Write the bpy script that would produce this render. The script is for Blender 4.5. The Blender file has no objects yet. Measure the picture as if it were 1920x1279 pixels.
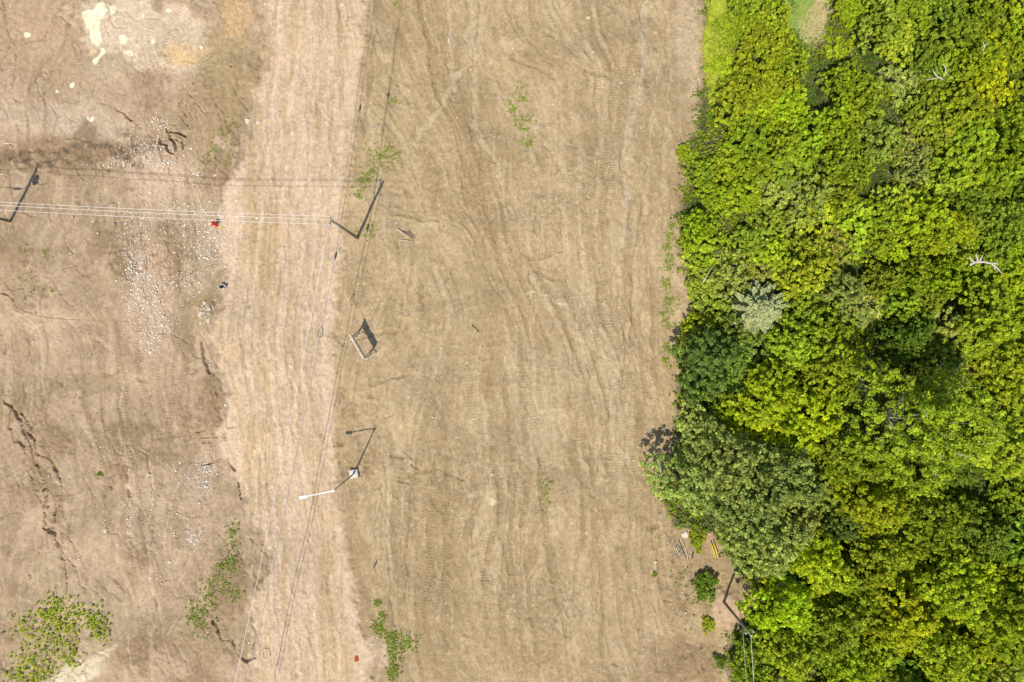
import bpy, math, random
import numpy as np
from mathutils import Vector, Matrix

# ------------------------------------------------------------------ camera, sky, sun
SC = bpy.context.scene
COL = SC.collection
CAMH = 75.0            # drone height; 24 mm lens on a 36 mm frame
PPM = 1920 / (CAMH * 1.5)   # photo pixels per metre on the ground
cam_d = bpy.data.cameras.new('camera'); cam_d.lens = 24; cam_d.sensor_width = 36
cam_d.clip_end = 3000; cam_d.clip_start = 0.5
cam = bpy.data.objects.new('camera', cam_d); COL.objects.link(cam)
cam.location = (0, 0, CAMH); cam.rotation_euler = (0, 0, 0)
SC.camera = cam
SUN_EL = math.radians(58.8)
SHX, SHY = 0.411, 0.911          # direction shadows fall on the ground
w = bpy.data.worlds.new('World'); SC.world = w; w.use_nodes = True
nt = w.node_tree
sky = nt.nodes.new('ShaderNodeTexSky'); sky.sky_type = 'NISHITA'; sky.sun_disc = False
sky.sun_elevation = SUN_EL; sky.sun_rotation = math.atan2(-SHX, -SHY) % (2 * math.pi)
nt.links.new(sky.outputs[0], nt.nodes['Background'].inputs[0])
nt.nodes['Background'].inputs[1].default_value = 0.125
sl = bpy.data.lights.new('sun', 'SUN'); sl.energy = 4.6; sl.angle = math.radians(0.53); sl.color = (1, 0.94, 0.84)
so = bpy.data.objects.new('sun', sl); COL.objects.link(so); so.location = (-30, -60, 90)
dv = Vector((SHX * math.cos(SUN_EL), SHY * math.cos(SUN_EL), -math.sin(SUN_EL)))
so.rotation_euler = dv.to_track_quat('-Z', 'Y').to_euler()
SC.view_settings.view_transform = 'Standard'; SC.view_settings.look = 'None'
SC.view_settings.exposure = 0.0; SC.view_settings.gamma = 1

# ------------------------------------------------------------------ helpers
def G(px, py, h=0.0):
    "world point that the photo shows at pixel px,py when it lies at height h"
    k = (CAMH - h) / CAMH / PPM
    return Vector(((px - 960) * k, (639.5 - py) * k, h))

def lin(r, g, b, k=1.0):
    f = lambda c: ((c / 255 + .055) / 1.055) ** 2.4 if c > 10 else c / 255 / 12.92
    return np.array([f(r) * k, f(g) * k, f(b) * k])

def tag(o, label=None, cat=None, group=None, kind=None):
    if label: o['label'] = label
    if cat: o['category'] = cat
    if group: o['group'] = group
    if kind: o['kind'] = kind
    return o

def empty(name, loc, rz=0):
    o = bpy.data.objects.new(name, None); COL.objects.link(o)
    o.location = loc; o.rotation_euler = (0, 0, rz); o.empty_display_size = .3
    return o

def link_obj(name, me, mat=None, parent=None, loc=None):
    if mat and not me.materials: me.materials.append(mat)
    o = bpy.data.objects.new(name, me); COL.objects.link(o)
    if parent: o.parent = parent
    if loc is not None: o.location = loc
    return o

def np_mesh(name, V, F, tint=None, smooth=False):
    "V (n,3), F (m,k) all faces with k corners, tint (n,3) point colour"
    me = bpy.data.meshes.new(name)
    V = np.ascontiguousarray(V, dtype=np.float32); F = np.ascontiguousarray(F, dtype=np.int32)
    n, (m, k) = len(V), F.shape
    me.vertices.add(n); me.vertices.foreach_set('co', V.ravel())
    me.loops.add(m * k); me.loops.foreach_set('vertex_index', F.ravel())
    me.polygons.add(m)
    me.polygons.foreach_set('loop_start', np.arange(0, m * k, k, dtype=np.int32))
    me.polygons.foreach_set('loop_total', np.full(m, k, dtype=np.int32))
    if smooth: me.polygons.foreach_set('use_smooth', np.ones(m, dtype=bool))
    me.update(calc_edges=True)
    if tint is not None:
        a = me.attributes.new('tint', 'FLOAT_COLOR', 'POINT')
        c = np.ones((n, 4), dtype=np.float32); c[:, :3] = tint
        a.data.foreach_set('color', c.ravel())
    return me

class MB:
    "collects tubes, boxes and lathes into one mesh"
    def __init__(s): s.v = []; s.f = []
    def tube(s, pts, rads, n=8, caps=True):
        pts = [Vector(p) for p in pts]
        if not hasattr(rads, '__len__'): rads = [rads] * len(pts)
        b = len(s.v); up = Vector((0, 0, 1))
        for i, p in enumerate(pts):
            d = (pts[min(i + 1, len(pts) - 1)] - pts[max(i - 1, 0)]).normalized()
            ref = up if abs(d.z) < .95 else Vector((1, 0, 0))
            a = d.cross(ref).normalized(); c = d.cross(a)
            for j in range(n):
                t = 2 * math.pi * j / n
                s.v.append(p + (a * math.cos(t) + c * math.sin(t)) * rads[i])
        for i in range(len(pts) - 1):
            for j in range(n):
                q = b + i * n + j; r = b + i * n + (j + 1) % n
                s.f.append((q, r, r + n, q + n))
        if caps:
            s.f.append(tuple(b + j for j in range(n))[::-1])
            s.f.append(tuple(b + (len(pts) - 1) * n + j for j in range(n)))
        return s
    def box(s, c, sz, M=None, taper=1.0):
        b = len(s.v); x, y, z = (q / 2 for q in sz); c = Vector(c)
        for dz in (-1, 1):
            k = taper if dz > 0 else 1
            for dx, dy in ((-1, -1), (1, -1), (1, 1), (-1, 1)):
                p = Vector((dx * x * k, dy * y * k, dz * z))
                s.v.append(c + (M @ p if M else p))
        s.f += [tuple(b + i for i in f) for f in ((3, 2, 1, 0), (4, 5, 6, 7), (0, 1, 5, 4), (1, 2, 6, 5), (2, 3, 7, 6), (3, 0, 4, 7))]
        return s
    def beam(s, p, q, wd, th):
        p, q = Vector(p), Vector(q); d = q - p
        M = d.to_track_quat('X', 'Z').to_matrix()
        return s.box((p + q) / 2, (d.length, wd, th), M)
    def build(s, name, mat, parent=None, loc=None, smooth=False, bevel=0):
        me = bpy.data.meshes.new(name); me.from_pydata([tuple(v) for v in s.v], [], s.f); me.update()
        if smooth: me.polygons.foreach_set('use_smooth', [True] * len(me.polygons))
        o = link_obj(name, me, mat, parent, loc)
        if bevel:
            m = o.modifiers.new('bevel', 'BEVEL'); m.width = bevel; m.segments = 2; m.limit_method = 'ANGLE'
        return o

def copy_tree(o, parent=None):
    c = o.copy(); COL.objects.link(c)
    if parent: c.parent = parent
    for ch in o.children: copy_tree(ch, c)
    return c

# ------------------------------------------------------------------ materials
def new_mat(name):
    m = bpy.data.materials.new(name); m.use_nodes = True
    return m, m.node_tree, m.node_tree.nodes['Principled BSDF']

def simple(name, rgb, rough=.8, metal=0, noise=.25, scale=6, bump=.15, stretch=None):
    m, t, p = new_mat(name); N = t.nodes; L = t.links
    tc = N.new('ShaderNodeTexCoord'); mp = N.new('ShaderNodeMapping')
    if stretch: mp.inputs['Scale'].default_value = stretch
    nz_ = N.new('ShaderNodeTexNoise'); nz_.inputs['Scale'].default_value = scale; nz_.inputs['Detail'].default_value = 6
    mr = N.new('ShaderNodeMapRange'); mr.inputs['From Min'].default_value = .3; mr.inputs['From Max'].default_value = .7
    mr.inputs['To Min'].default_value = 1 - noise; mr.inputs['To Max'].default_value = 1 + noise
    mx = N.new('ShaderNodeVectorMath'); mx.operation = 'SCALE'; mx.inputs[0].default_value = tuple(rgb)
    bp = N.new('ShaderNodeBump'); bp.inputs['Strength'].default_value = bump; bp.inputs['Distance'].default_value = .02
    L.new(tc.outputs['Object'], mp.inputs[0]); L.new(mp.outputs[0], nz_.inputs['Vector']); L.new(nz_.outputs['Fac'], mr.inputs['Value'])
    L.new(mr.outputs[0], mx.inputs['Scale']); L.new(mx.outputs[0], p.inputs['Base Color'])
    L.new(nz_.outputs['Fac'], bp.inputs['Height']); L.new(bp.outputs[0], p.inputs['Normal'])
    p.inputs['Roughness'].default_value = rough; p.inputs['Metallic'].default_value = metal
    p.inputs['Specular IOR Level'].default_value = .3
    return m

def foliage_mat(name, trans=.35, use_obj=True):
    m, t, p = new_mat(name); N = t.nodes; L = t.links
    at = N.new('ShaderNodeAttribute'); at.attribute_name = 'tint'
    src = at.outputs['Color']
    if use_obj:
        oi = N.new('ShaderNodeObjectInfo')
        mu = N.new('ShaderNodeVectorMath'); mu.operation = 'MULTIPLY'
        L.new(at.outputs['Color'], mu.inputs[0]); L.new(oi.outputs['Color'], mu.inputs[1]); src = mu.outputs[0]
    L.new(src, p.inputs['Base Color'])
    p.inputs['Roughness'].default_value = .55; p.inputs['Specular IOR Level'].default_value = .25
    tr = N.new('ShaderNodeBsdfTranslucent'); L.new(src, tr.inputs['Color'])
    mi = N.new('ShaderNodeMixShader'); mi.inputs[0].default_value = trans
    L.new(p.outputs[0], mi.inputs[1]); L.new(tr.outputs[0], mi.inputs[2])
    L.new(mi.outputs[0], N['Material Output'].inputs['Surface'])
    return m

M_LEAF = foliage_mat('foliage')
M_WEED = foliage_mat('weed_leaves', .3, False)
M_BARK = simple('bark', (.16, .12, .085), .9, scale=9)
M_GREYTWIG = simple('grey_twig', (.34, .29, .24), .9, scale=9)
M_WHITEBARK = simple('white_bark', (.52, .47, .40), .8, scale=8, noise=.25)
M_POLE = simple('pole_wood', (.24, .23, .14), .85, scale=5, stretch=(6, 6, .6))
M_TIMBER = simple('timber', (.55, .45, .33), .8, scale=4)
M_PANEL = simple('sign_panel', (.62, .58, .52), .6, scale=3, noise=.08)
M_WIRE = simple('pale_wire', (.72, .68, .62), .5, scale=2, noise=.1)
M_CABLE = simple('dark_cable', (.05, .048, .045), .6, scale=2)
M_CABLE2 = simple('weathered_cable', (.20, .17, .13), .6, scale=2)
M_GALV = simple('galvanised_steel', (.40, .40, .40), .45, .6, scale=5, noise=.12)
M_LAMP = simple('white_lamp', (.82, .82, .80), .4, 0, scale=3, noise=.05)
M_GLASS = simple('lamp_glass', (.5, .5, .48), .2, 0, scale=3, noise=.05)
M_CONC = simple('concrete', (.60, .57, .51), .9, scale=3, noise=.15)
M_RED = simple('red_paint', (.62, .035, .02), .45, scale=8, noise=.2)
M_ORANGE = simple('orange_clay', (.62, .17, .05), .8, scale=12, noise=.2)
M_YELLOW = simple('yellow_plastic', (.80, .58, .02), .5, scale=4, noise=.1)
M_DARK = simple('dark_plastic', (.03, .03, .032), .6, scale=4)
M_ROCK = simple('pale_rock', (.62, .54, .43), .9, scale=5, noise=.2, bump=.6)
M_DRY = simple('dry_wood', (.66, .55, .40), .9, scale=6, noise=.2)
M_TRANS = simple('grey_transformer', (.33, .35, .35), .5, .2, scale=4)
M_SPLICE_RED = simple('orange_tag', (.7, .12, .06), .6, scale=4)

# ------------------------------------------------------------------ ground
NX, NY = 1452, 1000
PX0, PX1, PY0, PY1 = -129., 2049., -110., 1390.
gx = np.linspace(PX0, PX1, NX, dtype=np.float32); gy = np.linspace(PY0, PY1, NY, dtype=np.float32)
X, Y = np.meshgrid(gx, gy)
STEP = (PX1 - PX0) / (NX - 1)
fx = np.fft.rfftfreq(NX)[None, :]; fy = np.fft.fftfreq(NY)[:, None]

def nz(seed, sx, sy=None, ang=0):
    "gaussian filtered noise, sigma in photo pixels, std 1"
    sy = sx if sy is None else sy
    r = np.random.default_rng(seed).standard_normal((NY, NX)).astype(np.float32)
    c, s = math.cos(ang), math.sin(ang)
    u = fx * c + fy * s; v = -fx * s + fy * c
    a, b = sx / STEP, sy / STEP
    K = np.exp(-2 * math.pi ** 2 * ((u * a) ** 2 + (v * b) ** 2))
    o = np.fft.irfft2(np.fft.rfft2(r) * K, s=(NY, NX))
    return ((o - o.mean()) / o.std()).astype(np.float32)

def ss(a, b, x):
    t = np.clip((x - a) / (b - a), 0, 1); return t * t * (3 - 2 * t)

N1, N2, N3 = nz(1, 1.6), nz(2, 3.5), nz(3, 7)
N4, N5, N6 = nz(4, 15), nz(5, 34), nz(6, 80)
S1 = nz(11, 1.6, 30); S2 = nz(12, 4, 70); S3 = nz(13, 9, 160); S4 = nz(14, 1.5, 9); S5 = nz(15, 22, 260)
D1 = nz(21, 2.2, 16, .5); D2 = nz(22, 2.5, 22, -.35); D3 = nz(23, 6, 40, -.2); D4 = nz(24, 6, 46, .25)
WX, WY = nz(31, 26) * 9 + nz(32, 8) * 3 + nz(35, 3) * 1.2, nz(33, 26) * 9 + nz(34, 8) * 3 + nz(36, 3) * 1.2

_I, _J = np.meshgrid(np.arange(NX), np.arange(NY))
def warp(f, dx, dy=0):
    return f[np.clip(_J + (np.asarray(dy) / STEP).astype(int), 0, NY - 1), np.clip(_I + (np.asarray(dx) / STEP).astype(int), 0, NX - 1)]
WL = nz(37, 14, 60) * 6 + nz(38, 5, 14) * 2.0
S1, S2, S3, S4 = warp(S1, WL * .6), warp(S2, WL), warp(S3, WL * 1.3), warp(S4, WL * .5)
def rill(seed, sx, sy, ang=0, w=.10):
    "thin branching threads: zero crossings of a warped noise"
    f = warp(nz(seed, sx, sy, ang), WX * .5 + N2 * 1.0, WY * .5 + N3 * .8)
    gyy, gxx = np.gradient(f); gm_ = np.hypot(gxx, gyy) + 1e-4
    return np.exp(-(f / gm_ / w) ** 2)
def lic(seed, ang, sig, L, step=3.0):
    "streaks of worn soil running along a direction field"
    f0 = nz(seed, sig); out = f0.copy(); c, s_ = np.sin(ang) * step / STEP, np.cos(ang) * step / STEP
    for sg in (-1, 1):
        x = _I.astype(np.float32); y = _J.astype(np.float32)
        for k in range(int(L / step)):
            i = np.clip(x + .5, 0, NX - 1).astype(np.int32); j = np.clip(y + .5, 0, NY - 1).astype(np.int32)
            x += sg * c[j, i]; y += sg * s_[j, i]
            out += f0[np.clip(y + .5, 0, NY - 1).astype(np.int32), np.clip(x + .5, 0, NX - 1).astype(np.int32)]
    return ((out - out.mean()) / out.std()).astype(np.float32)
_rm = ((X > 440) & (X < 660)).astype(np.float32); _rt = (X > 650).astype(np.float32)
ANG = (.05 * nz(92, 40) + .05 * nz(98, 12)) * _rm + (1 - _rm) * (.22 * nz(90, 60) + .16 * nz(91, 18) + .10 * nz(93, 7))
def turn(cx, cy, rx, ry, a): global ANG; ANG = ANG + a * np.exp(-((X - cx) / rx) ** 2 - ((Y - cy) / ry) ** 2)
turn(790, 260, 90, 190, .45); turn(890, 480, 90, 190, .3); turn(1000, 640, 80, 190, .25); turn(850, 120, 60, 80, -.4); turn(1150, 300, 90, 200, -.12); turn(120, 290, 170, 26, 1.2)
turn(200, 140, 90, 70, .6); turn(80, 590, 110, 30, 1.1); turn(1010, 960, 120, 90, -.3); turn(700, 640, 60, 60, -.8); turn(1050, 110, 80, 26, 1.2); turn(820, 420, 60, 20, 1.0)
LA = lic(94, ANG, .9, 36); LB = lic(95, ANG, 2.2, 75); LCC = lic(96, ANG, 6.5, 130, 4.0); LD = lic(97, ANG, 1.3, 14)
height = np.zeros_like(X); rgb = np.zeros((NY, NX, 3), np.float32)

def mixc(mask, color):
    global rgb
    m = np.clip(mask, 0, 1)[..., None]
    rgb = rgb * (1 - m) + np.asarray(color, np.float32) * m
def shade(mask, k):      # darkens the soil colour, multiplies
    global rgb
    rgb = rgb * (1 + np.clip(mask, 0, 1) * (k - 1))[..., None]

K = 0.70
C_LEFT = lin(192, 166, 134, K); C_LEFT_D = lin(170, 144, 112, K); C_LEFT_L = lin(214, 186, 154, K)
C_RIGHT = lin(198, 173, 133, K); C_RIGHT_D = lin(174, 149, 110, K); C_RIGHT_L = lin(214, 190, 150, K)
C_ROAD = lin(224, 197, 162, K); C_ROAD_P = lin(229, 201, 171, K); C_ROAD_O = lin(206, 177, 135, K)
C_CREAM = lin(252, 240, 200, K); C_OCHRE = lin(232, 197, 145, K)

redge_l = [(-110, 476), (0, 480), (60, 500), (130, 488), (190, 472), (240, 466), (290, 452), (350, 436), (400, 424), (470, 420), (540, 424), (590, 408),
           (640, 396), (700, 428), (800, 426), (850, 412), (900, 440), (950, 452), (1030, 492), (1100, 476), (1170, 470), (1230, 480), (1390, 470)]
redge_r = [(-110, 694), (0, 690), (80, 680), (170, 668), (250, 664), (330, 652), (400, 644), (470, 638), (560, 626), (640, 620), (720, 628), (800, 624),
           (900, 634), (960, 640), (1040, 654), (1120, 664), (1180, 670), (1235, 694), (1290, 688), (1390, 680)]
def edge(tab, y): return np.interp(y, [a for a, b in tab], [b for a, b in tab])
rl = edge(redge_l, gy)[:, None]; rr = edge(redge_r, gy)[:, None]
Xw = X + WX * .9 + N3 * 3 + N2 * 2.5 + nz(39, 2) * 2
d_in = np.minimum(Xw - rl, rr - (X + WX * .35 + N3 * 2.4 + N2 * 2.2 + nz(40, 2) * 2))
road = ss(-9, 12, d_in)
right = ss(-6, 6, X - (rl + rr) / 2)

# base colour of the two fields
mixc(np.ones_like(X), C_LEFT)
mixc(ss(-.2, 1.4, N5 + .5 * N4), C_LEFT_D * 1.0)
mixc(ss(.1, 1.0, nz(41, 20) + .5 * N3) * .55, C_LEFT_L)
mixc(ss(.5, .8, LCC + .35 * LB) * .35, C_LEFT_D)
mixc(ss(.7, 1.2, -LB + .3 * LA) * .45, C_LEFT_L)
mixc(ss(.8, 1.6, LA) * .22, C_LEFT_D)
sv = rgb.copy()
rgb[:] = C_RIGHT
flow = LCC + .45 * LB + .12 * LA
mixc(ss(-.1, .12, flow) * .42, C_RIGHT_D)
mixc(ss(.9, 1.05, flow) * .35, C_RIGHT_D)
fl2 = LB + .35 * LA + .2 * N4
mixc(ss(.8, 1.0, fl2) * .55, C_RIGHT_L)
mixc(ss(1.2, 1.9, -LA) * .22, C_RIGHT_D)
mixc(ss(.9, 1.1, -LB + .2 * N3) * .35, C_RIGHT_D)
mixc(ss(0.2, 1.6, N6) * .25, C_RIGHT_D)
# bleached crust with a sharp, curdled edge
crust = nz(46, 12) + .55 * nz(47, 5) + .25 * N2
cm = ss(.15, .25, crust) * ss(-.4, .8, nz(48, 60))
mixc(cm * .5, C_RIGHT_D * .95)
rgb = sv * (1 - right[..., None]) + rgb * right[..., None]
# road
sv = rgb.copy(); rgb[:] = C_ROAD
mixc(ss(.0, .9, LCC + .3 * LB) * .8, C_ROAD_P)
mixc(ss(.2, 1.0, -LCC * .7 + LB * .6 + N4 * .2 - .2) * .7, C_ROAD_O)
mixc(ss(.8, 1.4, LB + .5 * LA) * .45, C_ROAD_O * .92)
mixc(ss(.7, 1.3, -LB + .5 * LA) * .55, C_ROAD_P * 1.08)
mixc(ss(1.0, 1.8, LA) * .35, C_ROAD_O * .85); mixc(ss(1.0, 1.8, LD) * .3, C_ROAD_P * 1.1)
e_r = np.exp(-(d_in / 26) ** 2); mixc(e_r * .45, C_ROAD_P)
rgb = sv * (1 - road[..., None]) + rgb * road[..., None]

def stroke(pts, wpx, depth=0.0, color=None, ca=.6, soft=1.0, wob=1.0, ribs=None, taper=False, rim=0.0):
    "a line worn, washed or piled into the soil: relief in metres, and a soil colour"
    P = np.array(pts, float); m = wpx * 4 + 25
    i0, i1 = np.searchsorted(gx, [P[:, 0].min() - m, P[:, 0].max() + m]); j0, j1 = np.searchsorted(gy, [P[:, 1].min() - m, P[:, 1].max() + m])
    if i1 <= i0 or j1 <= j0: return
    sl_ = (slice(j0, j1), slice(i0, i1))
    x = X[sl_] + WX[sl_] * .22 * wob + N2[sl_] * .7 * wob; y = Y[sl_] + WY[sl_] * .22 * wob
    best = np.full(x.shape, 1e9, np.float32); S = np.zeros_like(best); acc = 0.; tot = np.hypot(*np.diff(P, axis=0).T).sum()
    for a, b in zip(P[:-1], P[1:]):
        d = b - a; L = math.hypot(*d)
        if L < 1e-6: continue
        t = np.clip(((x - a[0]) * d[0] + (y - a[1]) * d[1]) / L ** 2, 0, 1)
        q = np.hypot(x - a[0] - t * d[0], y - a[1] - t * d[1])
        u = q < best; best[u] = q[u]; S[u] = (acc + t * L)[u]; acc += L
    ww = wpx * (1 + .25 * N3[sl_] * wob)
    if taper: ww = ww * (1 - .75 * S / tot)
    ww = np.maximum(ww, .5)
    prof = 1 - ss(1 - .9 * soft / (1 + soft), 1 + soft * .5, best / ww)
    dd = depth * prof
    if ribs: dd = dd + prof * ribs[1] * np.sin(S * 2 * math.pi / ribs[0] + best / ww * 1.5)
    if rim: dd = dd + rim * np.exp(-((best / ww - 1.5) / .4) ** 2)
    height[sl_] += dd
    if color is not None:
        mk = np.clip(prof * ca * (1 + .25 * N2[sl_]), 0, 1)[..., None]
        rgb[sl_] = rgb[sl_] * (1 - mk) + np.asarray(color, np.float32) * mk

def blob(cx, cy, rx, ry, color=None, a=1.0, h=0.0, edge_=.25, rot=0, seed=0, rough=.35, fine=.12):
    c, s = math.cos(rot), math.sin(rot)
    u = ((X - cx) * c + (Y - cy) * s) / rx; v = (-(X - cx) * s + (Y - cy) * c) / ry
    nn = [N3, N4, crust, flow, fl2][seed % 5]
    q = np.sqrt(u * u + v * v) + rough * .5 * nn + fine * N2
    mk = 1 - ss(1 - edge_, 1 + edge_, q)
    if color is not None: mixc(mk * a, color)
    if h: height[:] += mk * h
    return mk

# --- left field: soil colour areas, plus painted bank shade, read off the photograph
blob(110, 110, 190, 130, lin(200, 173, 145, K), .5, seed=1)
blob(60, 60, 120, 90, lin(206, 172, 128, K), .35, seed=1)
blob(270, 70, 130, 75, lin(232, 208, 178, K), .8, seed=1, edge_=.15, h=-.05)
blob(230, 30, 90, 60, lin(238, 214, 184, K), .6, seed=2)
blob(110, 215, 110, 40, lin(226, 202, 174, K), .55, seed=2)
blob(200, 150, 60, 50, lin(196, 172, 140, K), .7, seed=0, edge_=.2)
blob(270, 165, 50, 40, lin(180, 150, 124, K), .7, seed=0, edge_=.3)
blob(155, 245, 22, 24, lin(168, 140, 112, K), .8, seed=0)
blob(430, 130, 48, 120, lin(188, 164, 122, K), .75, seed=1)
blob(395, 230, 60, 70, lin(184, 158, 120, K), .6, seed=1)
blob(340, 100, 45, 25, C_OCHRE, .7, seed=0)
blob(330, 106, 22, 10, lin(240, 205, 150, K), .8, rot=.3, seed=0)
blob(450, 25, 26, 40, lin(222, 184, 136, K), .7, seed=0)
C_CREAM = np.minimum(lin(255, 244, 205, K) * 1.15, .82)
stroke([(157, 22), (160, 30), (166, 48), (166, 70)], 8, -.01, C_CREAM, 1, .3, 1.2)
stroke([(178, 6), (170, 22), (168, 45), (176, 58), (170, 72)], 8, -.01, C_CREAM, 1, .3, 1.2)
stroke([(160, 80), (163, 93), (174, 97), (184, 92)], 4, 0, lin(240, 212, 160, K), .9, .4); stroke([(184, 92), (176, 103), (169, 110)], 5, 0, C_CREAM, .9, .4)
stroke([(226, 84), (238, 92), (248, 102)], 3, 0, C_OCHRE, .9, .4); stroke([(312, 100), (335, 108), (352, 119)], 5, 0, C_OCHRE, .8, .6)
for a in ( (200, 8, 6, 9), (221, 66, 9, 7), (236, 95, 8, 6),
          (283, 74, 6, 5), (160, 218, 4, 5), (40, 57, 7, 5), (310, 14, 6, 4), (262, 25, 3, 5), (95, 165, 4, 4), (125, 153, 4, 4), (378, 88, 4, 4)):
    blob(*a, C_CREAM, 1.0, h=-.01, edge_=.25, seed=a[0] % 3, rough=.5, fine=.2)
blob(130, 1275, 55, 20, lin(250, 238, 205, K), .9, rot=-.5, seed=1)
blob(175, 1240, 45, 8, lin(240, 222, 186, K), .8, rot=-.6, seed=1)
blob(110, 1150, 110, 110, lin(214, 190, 152, K), .4, seed=1)
blob(280, 560, 45, 130, lin(226, 192, 160, K), .55, seed=1)
blob(300, 330, 60, 40, lin(228, 196, 166, K), .6, seed=1)
blob(345, 630, 26, 46, lin(158, 138, 108, K), .65, seed=0, edge_=.4)
blob(380, 590, 18, 26, lin(186, 164, 118, K), .7, seed=0)
blob(385, 1180, 70, 60, lin(186, 162, 128, K), .5, seed=1)
blob(385, 780, 30, 40, lin(172, 146, 112, K), .5, seed=0)
blob(160, 720, 60, 20, lin(166, 144, 110, K), .5, seed=1)
blob(100, 290, 130, 30, lin(164, 136, 104, K), .7, seed=1, edge_=.4)  # shade of the north-facing bank painted into the soil
blob(300, 275, 60, 30, lin(186, 158, 124, K), .5, seed=1)
blob(75, 600, 80, 20, lin(220, 192, 160, K), .5, seed=3)
blob(370, 955, 26, 60, lin(220, 190, 160, K), .4, seed=0)
# right field
blob(800, 420, 28, 14, lin(206, 184, 146, K), .8, rot=-.2, seed=0, h=.05)
blob(1000, 230, 16, 18, lin(214, 186, 150, K), .7, seed=0)
blob(960, 85, 24, 12, lin(216, 190, 150, K), .7, rot=.4, seed=0)
blob(1300, 530, 22, 32, lin(196, 170, 138, K), .8, seed=0)
blob(1362, 1140, 26, 30, lin(218, 186, 156, K), .9, seed=0, h=.25)
blob(1340, 1000, 22, 22, lin(206, 170, 140, K), .8, seed=0)
blob(1300, 1080, 70, 60, lin(180, 152, 116, K), .6, seed=1)
blob(1270, 1240, 80, 40, lin(160, 134, 100, K), .7, seed=1)
blob(1262, 1140, 26, 40, lin(164, 138, 104, K), .5, seed=0, edge_=.5)
blob(718, 860, 60, 18, lin(176, 150, 112, K), .5, seed=0)
blob(1290, 80, 26, 110, lin(212, 190, 158, K), .5, seed=0)
blob(1120, 70, 100, 14, lin(178, 154, 118, K), .5, rot=-.1, seed=0, edge_=.5)
blob(920, 940, 7, 7, lin(238, 222, 184, K), .9, seed=0)
blob(900, 925, 26, 5, lin(214, 194, 156, K), .6, rot=-.1, seed=0)
blob(1190, 1210, 60, 60, lin(196, 172, 136, K), .4, seed=1)
blob(1000, 565, 150, 26, lin(182, 158, 120, K), .55, rot=.3, seed=3)
blob(880, 560, 40, 110, lin(180, 158, 120, K), .45, rot=.3, seed=2)
blob(900, 800, 26, 60, lin(210, 190, 150, K), .7, seed=2, edge_=.1)
blob(1010, 790, 26, 60, lin(212, 192, 152, K), .6, seed=2, edge_=.1)
blob(990, 800, 60, 140, lin(206, 185, 146, K), .4, seed=3)
blob(1060, 700, 120, 60, lin(206, 185, 146, K), .4, seed=3)
blob(690, 750, 40, 130, lin(190, 164, 126, K), .4, seed=2)
blob(645, 790, 20, 60, lin(180, 154, 116, K), .6, seed=0)
blob(650, 930, 24, 60, lin(176, 150, 114, K), .5, seed=0)
for pts, wd in ((((985, 552), (1000, 548), (1012, 556), (1030, 556), (1040, 570), (1060, 578)), 2.2),): stroke(pts, wd, -.01, lin(232, 214, 180, K), .7, .4)
# sandy spill at the road edge, low right
blob(705, 1225, 30, 36, lin(222, 196, 166, K), .7, seed=0)
blob(420, 270, 26, 10, lin(222, 192, 164, K), .7, rot=.5, seed=0)

LRc = lin(212, 192, 156, K); DRc = lin(166, 141, 103, K)
def flowline(x, y, n, st=12):
    P = [(x, y)]
    for k in range(n):
        i = min(max(int((x - PX0) / STEP), 0), NX - 1); j = min(max(int((y - PY0) / (PY1 - PY0) * (NY - 1)), 0), NY - 1)
        a = float(ANGS[j, i]); x += math.sin(a) * st; y += math.cos(a) * st; P.append((x, y))
    return P
_K = nz(200, 14)
def smooth(a, sg):
    Kf = np.exp(-2 * math.pi ** 2 * ((fx * sg / STEP) ** 2 + (fy * sg / STEP) ** 2)); return np.fft.irfft2(np.fft.rfft2(a) * Kf, s=(NY, NX))
ANGS = smooth(ANG, 22)
def _tracks():
    r = random.Random(31)
    seeds = [(r.uniform(700, 1240), r.choice((-80, -60, 300, 500, 700, 880, 900)), r.randint(20, 50)) for _ in range(26)] + [(r.uniform(20, 380), r.choice((-60, 330, 600, 800)), r.randint(14, 34)) for _ in range(12)]
    for x, y, n in seeds:
        P = flowline(x, y, n); wd = r.uniform(3.5, 6.5); c = r.random() < .6; rb = (r.uniform(4.5, 6), r.uniform(.0, .03))
        for off in (0, r.uniform(26, 32)):
            stroke([(a + off, b) for a, b in P], wd, -r.uniform(.015, .05), (DRc if c else LRc) if x > 600 else (C_LEFT_D if c else C_LEFT_L), r.uniform(.2, .42), .8, .7, ribs=rb, rim=.02)
# relief everywhere
field0 = (1 - road * .35) * (.35 + .65 * ss(-.6, .8, nz(99, 45) + right * .4)) * (1 - .35 * (1 - right) * (1 - road)) * (1 - .40 * right * (1 - road))
height += .008 * N1 + .012 * N2 + .012 * N3 + field0 * (.012 * LA + .022 * LB + .028 * LCC + .008 * LD) + .05 * N4 + .14 * N5 + .25 * N6
field = 1 - road
height += field * (.016 * D1 * ss(-.5, 1, N4) + .016 * D2 * ss(-.5, 1, -N4) + .02 * D3)
rough_l = ss(0, 1, N5) * field * (1 - right)
height += rough_l * (.03 * np.abs(N2) + .03 * np.abs(nz(51, 4)))
height += road * .004 * N1
RA = rill(71, 16, 34, 0, 1.1) * ss(-.3, .8, nz(72, 40)); RB = rill(73, 9, 22, .35, .9) * ss(-.1, .9, nz(74, 30)); RC = rill(75, 10, 26, -.3, .9) * ss(-.1, .9, nz(76, 30)); RD = rill(77, 7, 60, 0, .9) * ss(-.4, .8, nz(78, 24, 60))
height -= field * (1 + 1.3 * (1 - right)) * (.05 * RA + .045 * RB + .045 * RC) + road * (.022 * RD + .01 * RB) + right * field * .02 * RD
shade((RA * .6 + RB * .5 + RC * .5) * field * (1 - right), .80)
mixc(field * right * (RA * .35 + RB * .3 + RC * .25), C_RIGHT_L * 1.04)
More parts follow.
